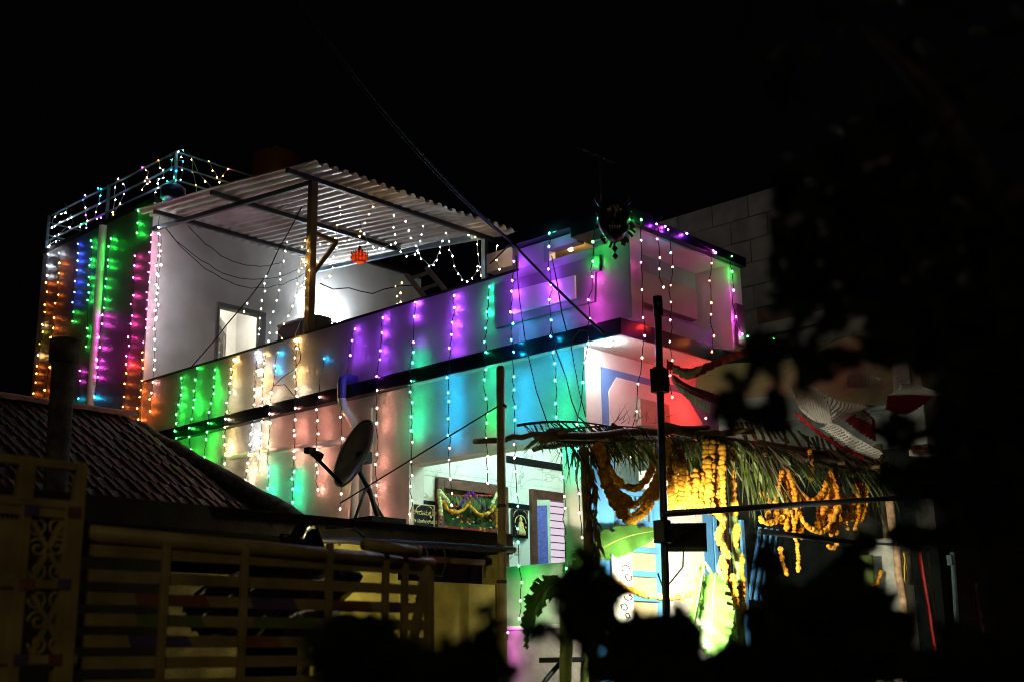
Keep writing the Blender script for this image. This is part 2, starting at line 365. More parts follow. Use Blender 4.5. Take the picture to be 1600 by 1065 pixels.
# drooping terrace wires
TW = thing('terrace_wires', 'loose black wires drooping along the white terrace wall', 'wires')
for a, b, s, q in (((.1,7.55,7.65),(2.4,7.5,7.5),.42,1),((.15,7.52,7.6),(2.5,7.45,7.45),.5,2),((.5,7.5,7.7),(2.2,7.55,7.6),.28,3)):
    tube('wire', sag(a,b,s,18,.012), .006, WIRE, TW, 5)
tube('wire', [hit(px,py,0,.6) for px,py in ((500,443),(520,452),(545,450),(562,455),(582,459),(600,452),(625,447),(645,446))], .007, WIRE, TW, 5)
# things on the terrace
tt = thing('assumed_wall_lamp', 'assumed bright white tube lamp on the terrace wall behind the parapet', 'lamp')  # tube itself is hidden, assumed from the glow on the white wall
tube('lamp_tube', [(2.75,7.5,6.86),(3.25,7.5,6.86)], .022, emit('cool_tube', (.85,.93,1), 470), tt, 10)
box('lamp_base', (2.74,7.53,6.84),(3.26,7.599,6.88), WHITE, tt)
sp = thing('speaker_box', 'black loudspeaker box beside the lit canopy post', 'speaker')
p = hit(488,505,0,.5); box('cabinet', (p.x-.05,p.y-.12,p.z-.55),(p.x+.2,p.y+.14,p.z+.09), BLACK, sp, .01)
tube('cone', [(p.x-.05,p.y,p.z-.1),(p.x-.058,p.y,p.z-.1)], .07, STEEL, sp, 16)
tv = thing('appliance_box', 'dark open box standing on the terrace between the door and the post', 'box')
p = hit(452,520,0,.7); box('casing', (p.x,p.y-.22,p.z-.5),(p.x+.5,p.y+.25,p.z+.12), mat('brown_casing',(.05,.03,.025),.5,.3), tv, .01)
box('lid', (p.x-.01,p.y-.23,p.z+.12),(p.x+.51,p.y+.26,p.z+.15), mat('grey_lid',(.4,.4,.36),.5,.3), tv)
lad = thing('ladder', 'steel ladder leaning by the far end of the terrace canopy', 'ladder')
A0, A1 = hit(668,470,0,.35), hit(636,430,0,.35)
off = Vector((.05,-.27,.03))
for o_ in (Vector((0,0,0)), off):
    G().bar(A0+o_-Vector((0,0,.6))*0+(A0-A1)*1.6, A1+o_, .06,.035).build('ladder_side', mat('grey_steel',(.3,.3,.34),.4,.5), lad)
for t in (.15,.6,1.05,1.5):
    q = A1.lerp(A0,t); G().bar(q,q+off,.03,.03).build('rung', MATS['grey_steel'], lad)
blk = thing('parapet_block', 'white masonry block between the canopy and the balcony box', 'block')
box('block_body', (.28,1.13,5.60),(.85,1.5,5.80), WHITE, blk)
box('block_foot', (.6,1.25,4.67),(.8,1.45,5.6), GREY, blk)
# water tank and aerial behind
tk = thing('water_tank', 'dim orange water tank behind the tin canopy', 'tank')
c = hit(432,246,1,9.4)
G().tube([(c.x,c.y,8.03),(c.x,c.y,c.z-.02),(c.x,c.y,c.z+.06),(c.x,c.y,c.z+.1)], [.42,.42,.3,.15], 24).build('tank_body', mat('orange_plastic',(.09,.03,.01),.5,.3), tk, True)
tube('tank_lid', [(c.x,c.y,c.z+.1),(c.x,c.y,c.z+.15)], .17, BLACK, tk, 16)
an = thing('tv_aerial', 'thin dark rooftop aerial behind the balcony box', 'aerial')
p = hit(940,330,0,4.2); q = hit(937,245,0,4.2)
tube('aerial_mast', [(p.x,p.y,4.6),p,q], .015, STEEL, an, 6)
r1, r2 = hit(908,232,0,4.2), hit(962,256,0,4.2); tube('aerial_boom', [r1,r2], .01, STEEL, an, 6)
for t in (.05,.3,.55,.8,.97):
    m_ = r1.lerp(r2,t); tube('aerial_rod', [m_+Vector((-.14,.05,0)), m_+Vector((.14,-.05,0))], .005, STEEL, an, 5)

# orange hanging lamp
hl = thing('hanging_lamp', 'red and amber glass lotus lamp hanging under the tin canopy', 'lamp')
c = hit(562,402,1,5.2)
g = G(); prof = [(.0,-.085),(.05,-.085),(.085,-.06),(.10,-.02),(.10,.01),(.085,.045),(.05,.07),(.03,.085),(.022,.13)]
n = 20; v = [(c.x+r*math.cos(2*math.pi*j/n)*(1+.07*math.cos(10*math.pi*2*j/n)), c.y+r*math.sin(2*math.pi*j/n)*(1+.07*math.cos(10*math.pi*2*j/n)), c.z+z) for r,z in prof for j in range(n)]
f = [(i*n+j,i*n+(j+1)%n,(i+1)*n+(j+1)%n,(i+1)*n+j) for i in range(len(prof)-1) for j in range(n)]
mesh('lamp_shade', v, f, mat('red_lamp_glass',(.42,.06,.02),.2,.5,dirt=(.05,.01,.008),scale=38,trans=.22), hl, True)
for zr, rr, nn in ((-.075,.06,12),(-.03,.108,16),(.03,.1,16)):
    for j in range(nn):
        t = 2*math.pi*(j+.5*(zr<-.05))/nn; pc = Vector((c.x+rr*math.cos(t), c.y+rr*math.sin(t), c.z+zr)); d = Vector((math.cos(t),math.sin(t),.9))
        s = Vector((-math.sin(t),math.cos(t),0))*.017
        mesh('petal', [pc-s, pc+d*.012+Vector((0,0,-.015)), pc+s, pc+d*.02+Vector((0,0,.035))], [(0,1,2,3)], MATS['red_lamp_glass'], hl)
tube('lamp_bulb', [(c.x,c.y,c.z-.045),(c.x,c.y,c.z+.02)], .03, emit('amber_bulb',(1,.5,.14),46), hl, 10)
tube('lamp_cord', [(c.x,c.y,c.z+.12),(c.x,c.y,rz_(5.2))], .005, WIRE, hl, 5)
tube('lamp_cap', [(c.x,c.y,c.z+.085),(c.x,c.y,c.z+.15)], [.03,.02], BLACK, hl, 10)

# bulb inside the balcony box
bb = thing('box_bulb', 'small warm bulb glowing inside the opening of the balcony box', 'bulb')
tube('bulb_glass', [(.2,.3,5.535),(.2,.3,5.565)], .022, emit('warm_bulb',(1,.62,.22),110), bb, 10)
tube('bulb_holder', [(.2,.3,5.565),(.2,.3,5.602)], .02, BLACK, bb, 8)

# ---------------------------------------------------------------- light strings
COL = {'p': (.42,.06,1.0), 't': (.015,1,.42), 'c': (.01,.52,1.0), 'g': (.02,1,.07), 'y': (1,.55,.16), 'w': (.85,.92,1.0),
       'k': (1,.05,.36), 'o': (1,.17,.02), 'm': (1,.07,.75), 'r': (1,.03,.03), 'b': (.03,.09,1.0), 's': (1,.36,.27), 'a': (1,.75,.45), 'l': (.5,.45,.04), 'd': (1,.36,.26)}
CNAME = {'p':'purple','t':'teal','c':'cyan','g':'green','y':'warm_yellow','w':'white','k':'pink','o':'orange','m':'magenta','r':'red','b':'blue','s':'salmon','a':'amber_white','l':'olive','d':'dim_salmon'}
STR = {'p':185,'t':105,'c':105,'g':120,'y':140,'w':120,'k':90,'o':80,'m':105,'r':420,'b':100,'s':92,'a':130,'l':34,'d':13}
BULBS = {}
def bulbmesh(c, small=False, lv=1):
    key = (c, small, lv)
    if key in BULBS: return BULBS[key]
    me = bpy.data.meshes.new('bulb_'+CNAME[c]); k = .46 if small else .56
    prof = [(0,-.024,0),(.009,-.020,0),(.0135,-.008,0),(.011,.004,0),(.007,.010,1),(.0065,.024,1),(0,.024,1)]; n = 8; v = []; f = []; mi = []
    for r, z, _ in prof:
        for j in range(n): v.append((k*max(r,.0004)*math.cos(2*math.pi*j/n), k*max(r,.0004)*math.sin(2*math.pi*j/n), k*z))
    for i in range(len(prof)-1):
        for j in range(n): f.append((i*n+j, i*n+(j+1)%n, (i+1)*n+(j+1)%n, (i+1)*n+j)); mi.append(prof[i][2])
    me.from_pydata(v, [], f); me.materials.append(emit(('small_' if small else '')+('dim_','','bright_')[lv]+'bulb_light_'+CNAME[c], COL[c], STR[c]*(.55 if small else 1.9)*(.45,1,1.75)[lv])); me.materials.append(BLACK)
    me.polygons.foreach_set('material_index', mi); me.polygons.foreach_set('use_smooth', [True]*len(f))
    BULBS[key] = me; return me
def string(label, pts, colours, group, small=False, wire=None, jit=.02, lv=None):
    """pts: 3-D path of the wire; colours: one letter for each bulb, spaced evenly from end to end ('-' leaves a gap)"""
    t = thing('light_string', label, 'light string', group)
    pts = [Vector(p) for p in pts]
    L = [0]
    for a, b in zip(pts, pts[1:]): L.append(L[-1]+(b-a).length)
    def pos(s):
        for i in range(len(pts)-1):
            if s <= L[i+1] or i == len(pts)-2:
                return pts[i].lerp(pts[i+1], (s-L[i])/max(1e-6, L[i+1]-L[i]))
    n = len(colours); path = []; rr = random.Random(sum(map(ord, label))*31+n)
    bl = []
    for i, c in enumerate(colours):
        s = L[-1]*i/max(1, n-1)
        if 0 < i < n-1: s += rr.uniform(-.27,.27)*L[-1]/n
        p = pos(s) + Vector((rr.uniform(-jit,jit)*.6, rr.uniform(-jit,jit), 0)); path.append(p)
        if i < n-1:
            q = pos(L[-1]*(i+.5)/max(1, n-1)) + Vector((rr.uniform(-jit,jit)*.5, rr.uniform(-jit,jit), 0)); path.append(q)
        if c != '-' and not (n > 8 and rr.random() < .035): bl.append((p, c))
    if len(path) < 2: path.append(path[0]+Vector((0,0,.05)))
    tube('wire', path, .0042 if not small else .003, wire or WIRE, t, 5)
    for p, c in bl:
        o = bpy.data.objects.new('bulb', bulbmesh(c, small, rr.choice((0,1,1,1,2,2)) if lv is None else lv)); link(o, t); o.location = p + Vector((0,0,-.012))
        o.rotation_euler = (rr.uniform(-.4,.4), rr.uniform(-.4,.4), rr.uniform(0,6))
    return t
GF = 'light strings hanging down the long side wall'
def facade(label, wp, colours, xs=None, **k):
    """wp: photo points on the side wall, the wire hangs from the coping past the slab edge and down"""
    pts = []
    for i, (px, py) in enumerate(wp):
        p = hit(px, py, 0, -.05)
        z = p.z
        x = -.032 if z > 5.25 else (-.032-.05*(5.25-z)/.5 if z > 4.75 else (-.125 if z > 4.42 else -.125+.05*min(1,(4.42-z)/.25)))
        if xs is not None: x = xs[i] if isinstance(xs, (list, tuple)) else xs
        pts.append(hit(px, py, 0, x))
    # subdivide so that the offset follows the wall
    return string(label, pts, colours, GF, **k)
facade('first and shortest green string from the neighbour\'s roof verge on the parapet', [(286,588),(284,602),(275,645),(274,682)], 'gggggggg')
facade('second green string, running past the slab edge beside the mossy roof verge', [(308,573),(304,610),(297,660),(296,700)], 'ggggggggg')
facade('third green string, last before the warm yellow ones on the parapet', [(338,575),(335,605),(325,655),(320,712)], 'ggggggggggg')
facade('warm yellow string hanging left of the dazzling white strings', [(366,560),(358,610),(352,650),(351,722)], 'yyyaaayayaaya')
facade('dazzling white string hanging below the open terrace door', [(401,549),(397,620),(392,690),(385,748)], 'wwaaaaaawwwaaaa')
facade('white and amber string just right of the dazzling white one', [(414,551),(410,620),(407,690),(403,730)], 'yaayyaawaaayaa')
facade('string with cyan bulbs on the parapet and pale ones below, left of the canopy post', [(434,549),(429,590),(421,640),(419,760)], 'ccc-aasssstttt')
facade('yellow string hanging straight below the canopy post', [(462,530),(462,600),(461,625),(457,782)], 'yyyyyaasssssstttt')
facade('string with one big cyan bulb at the coping and salmon bulbs below', [(507,557),(500,590),(496,640),(495,762)], 'c--ssssssss')
facade('purple topped string that ends along the white drain pipe', [(553,512),(546,560),(534,640),(533,792)], 'ppp----sassasas', xs=[-.045,-.12,-.22,-.15])
facade('purple and salmon string hanging behind the satellite dish', [(598,495),(594,540),(589,600),(589,800)], 'ppppps ssssssss'.replace(' ',''))
facade('purple string with teal bulbs at the slab edge left of the porch', [(650,470),(647,500),(642,577),(643,800)], 'pp-ptttttttddddds')
facade('purple string hanging over the porch door, cyan lower down', [(711,460),(707,500),(701,560),(704,786)], 'ppppp-cccccddads')
facade('teal string on the parapet ending above the yellowed pole', [(767,446),(760,500),(758,560),(761,752)], 'tttttttttggdddd')
facade('long string right of the yellowed pole, reaching down to the low green-lit wall', [(803,406),(799,470),(800,540),(803,640),(809,800),(811,870),(815,963)], 'ppppcccccccdddttttgggg', lv=2, xs=[-.1,-.11,-.17,-.15,-.15,-.12,-.12])
facade('teal to cyan string hanging through the middle of the dark balcony panel', [(858,362),(860,440),(861,518),(868,600),(878,690),(882,795),(884,913)], 'tppppccccttttttdd--gg', lv=2, xs=[-.14,-.1,-.17,-.15,-.13,-.1,-.1])
facade('magenta to cyan string near the balcony corner', [(932,340),(925,400),(922,470),(920,526),(909,600),(900,720),(905,777),(908,836)], 'tggmmmcctttttddd', lv=2, xs=[-.14,-.08,-.1,-.17,-.15,-.13,-.1,-.1])
GB = 'light strings hanging over the balcony front'
def front(label, wp, colours, y=-.66, **k): return string(label, [hit(px,py,1,y) for px,py in wp], colours, GB, **k)
front('green topped string nearest the balcony corner post', [(1000,342),(1003,400),(1003,449),(1008,529),(998,607),(995,634),(984,711)], 'gdkddpsssss')
front('short violet string on the balcony front', [(1027,348),(1029,390),(1033,447)], 'pkddd')
front('pink and red string in the middle of the balcony front', [(1043,356),(1052,420),(1045,455),(1050,537),(1048,617)], 'pcdddrddrr')
front('magenta topped string at the right end of the balcony recess', [(1112,390),(1109,452),(1115,546)], 'mddodoo')
front('green and pink string on the right balcony post', [(1142,399),(1145,470),(1151,497),(1157,520)], 'ggmmm', y=-.61, lv=2)
front('two stray green bulbs right of the balcony', [(1170,523),(1209,527)], 'gg')
facade('short magenta string low behind the foot of the yellowed pole', [(790,985),(788,1035)], 'mmm', xs=-.13, lv=2)  # unseen bulbs, added for the pink glow low on the wall
string('cluster of magenta bulbs lying along the balcony fascia', [hit(px,py,1,-.64) for px,py in ((1040,352),(1070,362),(1098,383),(1120,392))], 'mp-m', GB)
string('short red string beside the tent frill, glowing on the octagon panel', [hit(px,py,1,-.30) for px,py in ((1094,596),(1099,625),(1103,650))], 'rrrr', GB)  # added bulbs out of sight, standing in for a red spotlight on the panel
GD = 'light strings on the dark side wall'
def dark(label, wp, colours, x=-.05, **k): return string(label, [hit(px,py,0,x) for px,py in wp], colours, GD, **k)
dark('outermost orange string with white top bulbs on the dark wall', [(75,385),(73,440),(69,489),(62,545),(56,590),(50,631)], 'wwwwooooyllyooooo')
dark('second orange string from the outer edge of the dark wall', [(94,394),(90,456),(82,510),(77,570),(64,642)], 'wooooooooooooooo')
dark('blue string on the dark wall turning green', [(121,380),(119,420),(116,460),(113,500)], 'bbbbbbbgg')
dark('magenta and teal string low on the dark wall', [(125,577),(123,600),(120,648)], 'mm-ctc')
dark('green string left of the white drain pipe on the dark wall', [(144,375),(139,440),(135,540)], 'ggggggggggggg')
dark('green string turning magenta right of the drain pipe on the dark wall', [(172,372),(165,440),(159,507),(150,596),(145,650)], 'ggggggggmmmmmmm-ccc')
dark('short green string above the pink one at the railing corner', [(216,328),(215,346),(215,363)], 'ggg')
dark('strong pink string near the edge of the dark wall', [(211,399),(206,480),(201,540),(197,592),(191,648)], 'kkkkkkkkkkkrooooo')
dark('pink string along the very corner of the dark and white walls', [(237,366),(232,440),(226,520),(215,653)], 'kkkkkkkkkkkkoooooooo')
dark('white string on the corner of the white terrace wall', [(249,324),(246,410),(243,490),(241,560),(235,640)], 'wwwwwwwwwwwwwwwwwwssoo')
dark('second white string close to the terrace wall corner', [(252,366),(248,440),(245,494)], 'kwwwwww')
GR = 'light strings looped over the roof railing'
z7 = lambda L: [hit(60+a/5.917, 220+b/5.917, 0, 0.0) for a,b in L]
string('white bulbs tangled round the outer end of the roof railing', z7([(255,575),(265,655),(210,675),(145,700),(130,800),(180,780),(198,745),(245,745),(300,680),(315,770),(220,838),(192,857),(125,885),(100,975),(165,915),(200,930)]), 'w'*16, GR, True, WIREG)
string('blue, violet and teal bulbs on the railing left of its middle post', z7([(437,492),(415,515),(432,680),(445,712),(458,750),(425,775),(385,762),(390,828),(372,858),(405,862),(450,800)]), 'wbwpstgwbwp', GR, True, WIREG)
string('cyan cluster just left of the railing middle post', z7([(545,435),(565,445),(585,438),(570,548),(535,628),(525,725),(580,705)]), 'cccwspp', GR, True, WIREG)
string('white and violet bulbs just right of the railing middle post', z7([(730,345),(722,375),(722,455),(707,533),(695,622),(673,720),(795,487),(795,392)]), 'swwwoapw', GR, True, WIREG)
string('magenta topped bulbs hanging half way to the railing corner', z7([(965,238),(1000,245),(1015,325),(985,355),(1007,403),(1037,365),(953,448)]), 'mssssss', GR, True, WIREG)
string('orange topped white bulbs left of the railing corner post', z7([(1110,172),(1125,260),(1155,267),(1172,245),(1157,348),(1100,350),(1092,370),(1115,425),(1080,460),(1065,560)]), 'owwwwwwwwg', GR, True, WIREG)
string('bright cluster knotted on the railing corner post', z7([(1295,90),(1338,85),(1355,105),(1300,182),(1338,185),(1335,283),(1297,390),(1255,343),(1283,275),(1218,265),(1240,165)]), 'wtwcwwttcct', GR, True, WIREG)
string('green and white bulbs hanging below the railing corner', z7([(1195,368),(1222,415),(1190,485),(1160,560)]), 'twwt', GR, True, WIREG)
zr = lambda L: [hit(230+a/5.327, 230+b/5.327, 1, 7.13) for a,b in L]
string('yellow bulbs fanning from the corner post over the rear railing', zr([(400,390),(398,298),(383,205),(370,110),(345,40),(420,200),(480,285),(556,355)]), 'yyyy-yyy', GR, True, WIREG)
string('orange and red bulbs at the far end of the rear railing', zr([(512,110),(553,195),(593,265),(593,295),(623,240),(670,180)]), 'yyyyor', GR, True, WIREG)
GC = 'light strings hung under the tin canopy'
def zc(L, ax, v, ox=400, oy=200, sc_=3.227): return [hit(ox+a/sc_, oy+b/sc_, ax, v) for a,b in L]
P2 = dict(ox=320, oy=400, sc_=6.658)
string('cold white string nearest the canopy post over the parapet', [hit(px,py,0,.0) for px,py in ((448,376),(446,390),(443,405),(437,446),(431,473),(424,502),(420,531))], 'wwwwwwwwwww', GC, True, WIREG)
string('cold white string hanging right of the terrace door', [hit(px,py,0,.0) for px,py in ((415,430),(413,443),(409,482),(405,515),(402,536))], 'wwwwwwwww', GC, True, WIREG)
string('two white bulbs in front of the open terrace door', [hit(px,py,0,.0) for px,py in ((385.6,472),(383,485.6))], 'ww', GC, True, WIREG)
string('warm yellow string wound round the canopy post', zc([(1050,-175),(1005,-100),(1075,-60),(990,120),(1095,65),(1005,20),(1085,155),(1045,240),(1000,300),(1050,325),(1040,410),(1025,505),(1003,590),(990,680),(965,762),(945,860)], 0, -.02, **P2), 'y'*18, GC, True, WIREG)
string('slanting warm string left of the canopy post', zc([(1000,60),(968,215),(960,310),(943,428),(912,525),(865,622),(820,702),(753,762),(795,845)], 0, .0, **P2), '-yyyyyyyy', GC, True, WIREG)
string('warm string hanging from the purlin right of the canopy post', zc([(423,390),(415,475),(408,545),(405,605),(397,650),(393,685),(383,728),(365,760),(335,760)], 1, 4.3), 'yyyyyyyyy', GC, True, WIREG)
string('warm string swagged from the post to the hanging lotus lamp', zc([(275,580),(310,580),(350,583),(400,575),(457,567),(490,550),(515,543),(540,500),(557,465),(570,430),(587,395)], 1, 4.3), 'yyyyyyyyyyy', GC, True, WIREG)
string('short warm string beside the brace of the canopy post', zc([(275,545),(290,600),(300,650),(307,720)], 1, 4.2), 'yyyyy', GC, True, WIREG)
string('white swag right of the hanging lotus lamp', zc([(540,530),(560,570),(585,595),(622,603),(652,605),(677,583)], 1, 4.3), 'wwwwww', GC, True, WIREG)
string('first white loop under the middle of the canopy', zc([(695,437),(697,500),(697,560),(712,595),(735,628),(765,648),(797,637),(820,600),(828,563),(838,525),(850,490)], 1, 4.14), 'wwwwwwwwwww', GC, True, WIREG)
string('second white loop under the canopy', zc([(757,465),(770,510),(783,545),(808,585),(820,625),(845,668),(870,695),(900,685),(925,630),(935,590),(945,560),(955,525)], 1, 4.14), 'wwwwwwwwwwwww', GC, True, WIREG)
string('third and deepest white loop under the canopy', zc([(960,525),(967,560),(983,625),(988,665),(1000,700),(1020,740),(1050,770),(1080,770),(1105,735),(1115,705),(1120,690)], 1, 4.14), 'aawwwwwaaww', GC, True, WIREG)
string('straight warm string near the right end of the canopy', zc([(1070,537),(1117,552),(1120,580),(1120,620),(1125,660),(1128,740)], 1, 4.1), 'aayyay', GC, True, WIREG)
string('short warm string beside the white masonry block', zc([(1210,590),(1213,628),(1222,690),(1228,708)], 0, .12), 'aya', GC, True, WIREG)
string('pale string at the back of the terrace beside the ladder', zc([(707,795),(708,845),(708,885)], 0, 1.2), 'aaa', GC, True, WIREG)
string('warm string at the back of the terrace next to the ladder', zc([(733,775),(730,825),(733,872)], 0, 1.2), 'yyy', GC, True, WIREG)

# porch lamp, out of view, assumed from the brightly lit marble
pl = thing('assumed_porch_lamp', 'assumed tube lamp on the porch ceiling lighting the marble wall', 'lamp')
tube('lamp_tube', [(.7,1.0,4.42),(1.9,1.0,4.42)], .02, emit('mint_tube', (.62,1,.80), 290), pl, 10)
box('lamp_base', (.68,.96,4.445),(1.92,1.04,4.492), WHITE, pl)

# ---------------------------------------------------------------- overhead cables
CB = 'black cables crossing in front of the house'
def cable(label, pts, r=.012):
    g = G().tube(pts, r, 6); o = g.build('cable', WIRE, None, True); tag(o, label, 'cable', CB); return o
anchor = hit(799,378,0,-.12)
def apx(px,py,d): return at(px,py,d)
a0 = apx(440,-40,9.0)
cable('twisted service cable coming down from the black sky to the canopy end', sag(a0, anchor, .16, 20), .014)
cable('thinner cable running beside the service cable from the sky', sag(apx(436,-40,9.05), anchor+Vector((0,.02,.01)), .19, 20), .008)
cable('black cable from the canopy end slanting over the balcony panel', sag(anchor, hit(944,521,0,-.16), .02, 12), .013)
cable('short cable from the canopy end down to the parapet', sag(anchor, hit(766,412,0,.1), .01, 6), .009)
cable('cable from the canopy post slanting down past the terrace door', [hit(px,py,0,.05) for px,py in ((472,323),(450,365),(436,388),(418,428),(388,468),(352,510),(340,526),(312,558),(292,580))], .008)
cable('loose black wire falling from the slab edge over the teal wall', [hit(px,py,0,-.19) for px,py in ((861,510),(868,545),(885,590),(893,625),(903,650),(919,664))], .006)
cable('thin wire falling over the blue lit wall left of the bracket', [hit(px,py,0,-.17) for px,py in ((806,400),(812,470),(822,540),(838,610),(858,668))], .005)
cable('wire curling over the balcony panel', [hit(px,py,0,-.12) for px,py in ((862,400),(870,440),(878,490),(886,520)) ], .006)
cable('bent wire by the balcony soffit', [hit(px,py,0,-.2) for px,py in ((921,516),(905,516),(895,528),(893,545),(905,610),(915,650))], .005)
cable('tangle of wire under the canopy post on the parapet', [hit(px,py,0,-.1) for px,py in ((466,535),(470,560),(462,575),(440,590),(428,602),(445,600),(460,618))], .005)
gw = tube('guy_wire', [hit(778,634,1,-.42), (-2.0,1.0,3.0)], .006, WIRE); tag(gw, 'guy wire from the yellowed pole to the foot of the satellite dish', 'wire')

# black mask on the balcony corner
MK = thing('demon_mask', 'black horned demon mask hung on the balcony corner against the evil eye', 'mask')
c = hit(959,344,0,-.2)
bm = bmesh.new(); bmesh.ops.create_icosphere(bm, subdivisions=4, radius=1)
fd = Vector((-.74,-.67,0)); sd_ = Vector((.67,-.74,0))
for v in bm.verts:
    p = v.co.copy(); d = p.x; s = p.y; z = p.z     # d front, s side, z up
    r = 1 + .05*math.sin(9*s+3*z)*math.sin(7*z)
    if d > .2:
        for ss in (-.36,.36): r += .16*math.exp(-((s-ss)**2+(z-.28)**2)/.02) - .05*math.exp(-((s-ss)**2+(z-.28)**2)/.1)
        r += .24*math.exp(-(s**2/.012+(z+.05)**2/.05)); r += .1*math.exp(-((z-.5)**2/.01+s**2/.3)); r -= .14*math.exp(-((z+.45)**2/.008+s**2/.1))
    q = fd*(d*.11*r) + sd_*(s*.15*r*(1-.18*max(0,-z))) + Vector((0,0,z*.21*r)); v.co = c+q
me = bpy.data.meshes.new('face'); bm.to_mesh(me); bm.free(); me.materials.append(mat('black_mask_paint',(.008,.007,.008),.3,.5,var=.2,bump=.5,bscale=30))
me.polygons.foreach_set('use_smooth',[True]*len(me.polygons)); link(bpy.data.objects.new('face', me), MK)
for s in (-1,1):
    b0 = c+sd_*(.10*s)+Vector((0,0,.15)); G().tube(bez(b0, b0+sd_*.08*s+Vector((0,0,.05)), b0+sd_*.03*s+Vector((0,0,.12)),6), [.03,.028,.024,.019,.014,.008,.003], 8).build('horn', MATS['black_mask_paint'], MK, True)
    e = c+fd*.10+sd_*(.056*s)+Vector((0,0,.06)); g = G(); g.tube([e, e+fd*.012],[.018,.008],10); g.build('eye', mat('mask_eye',(.4,.35,.3),.2,.6), MK, True)
for k in range(5):
    t = c+fd*.092+sd_*(.022*(k-2))+Vector((0,0,-.085)); G().tube([t,t+Vector((0,0,-.03))],[.009,.002],6).build('tooth', MATS['mask_eye'], MK)
for k in range(40):
    a = R.uniform(0,2*math.pi); b0 = c+sd_*(.15*math.cos(a))+Vector((0,0,.2*math.sin(a)))-fd*.02
    tube('hair_lock', bez(b0, b0+sd_*(.03*math.cos(a))+Vector((0,0,.03*math.sin(a))), b0+sd_*(.025*math.cos(a)+R.uniform(-.03,.03))+Vector((0,0,.025*math.sin(a)-.03)),4), .011, MATS['black_mask_paint'], MK, 5)
tube('tassel', [c+Vector((0,0,-.2)), c+Vector((0,0,-.34))], .006, WIRE, MK, 5)
for zz in (-.27,-.34): 
    G().tube([c+Vector((0,0,zz+.03)),c+Vector((0,0,zz)),c+Vector((0,0,zz-.03))],[.008,.03,.008],8).build('tassel_bead', MATS['black_mask_paint'], MK, True)

# ---------------------------------------------------------------- plaques, door garlands
def text(name, body, size, loc, m, parent, rx=math.pi/2):
    cu = bpy.data.curves.new(name,'FONT'); cu.body = body; cu.size = size; cu.align_x = 'CENTER'; cu.extrude = .001
    o = bpy.data.objects.new(name, cu); link(o, parent); o.location = loc; o.rotation_euler = (rx,0,0); cu.materials.append(m)
    dg = bpy.context.evaluated_depsgraph_get(); me = bpy.data.meshes.new_from_object(o.evaluated_get(dg)); bpy.data.objects.remove(o)
    o = bpy.data.objects.new(name, me); link(o, parent); o.location = loc; o.rotation_euler = (rx,0,0); return o
p1 = thing('plaque', 'black plaque with three lines of gold lettering left of the front door', 'plaque')
px0, px1 = .06+.15, .34
box('board', (.06,2.325,2.97),(.32,2.345,3.285), BLACKT, p1, .002)
for z, s, t in ((3.185,.062,'ಶ್ರೀರಾಮಕೃಷ್ಣ'),(3.105,.046,'ಶ್ರೀ ಮಹಾಲಕ್ಷ್ಮೀ'),(3.03,.05,'ಪ್ರಸನ್ನ')): text('lettering', t, s, (.19,2.3235,z), GOLD, p1)
for s in (-1,1): tube('corner_scroll', bez((.19+.12*s,2.323,3.2),(.19+.12*s,2.323,3.27),(.19+.06*s,2.323,3.275),6), .004, GOLD, p1, 5)
p2 = thing('plaque', 'black plaque with a gold seated figure under an arch, between door and window', 'plaque')
box('board', (1.50,2.31,3.04),(1.75,2.335,3.35), BLACKT, p2, .002)
tube('gold_arch', [(1.625+.09*math.cos(a),2.308,3.2+.085*math.sin(a)) for a in [i*math.pi/12 for i in range(13)]], .006, GOLD, p2, 5)
g = G(); g.tube([(1.625,2.306,3.07),(1.625,2.306,3.10),(1.625,2.306,3.14),(1.625,2.306,3.20),(1.625,2.306,3.22)],[.06,.058,.04,.03,.012],10)
g.tube([(1.625,2.306,3.215),(1.625,2.306,3.235),(1.625,2.306,3.255),(1.625,2.306,3.275)],[.012,.021,.018,.004],10); g.build('gold_figure', GOLD, p2, True)
for s in (-1,1):
    tube('corner_scroll', bez((1.625+.11*s,2.308,3.26),(1.625+.11*s,2.308,3.335),(1.625+.05*s,2.308,3.335),6), .004, GOLD, p2, 5)
    tube('gold_star', [(1.625+.085*s,2.308,3.16),(1.625+.085*s,2.306,3.16)], .012, GOLD, p2, 6)
FL = {}
def flower(m):
    if m.name in FL: return FL[m.name]
    bm = bmesh.new(); bmesh.ops.create_icosphere(bm, subdivisions=2, radius=1); rr = random.Random(3)
    for v in bm.verts: v.co *= rr.uniform(.9,1.1); v.co.z *= .85
    v = np.array([tuple(q.co) for q in bm.verts]); f = [tuple(q.index for q in p.verts) for p in bm.faces]; bm.free(); FL[m.name] = (v,f); return FL[m.name]
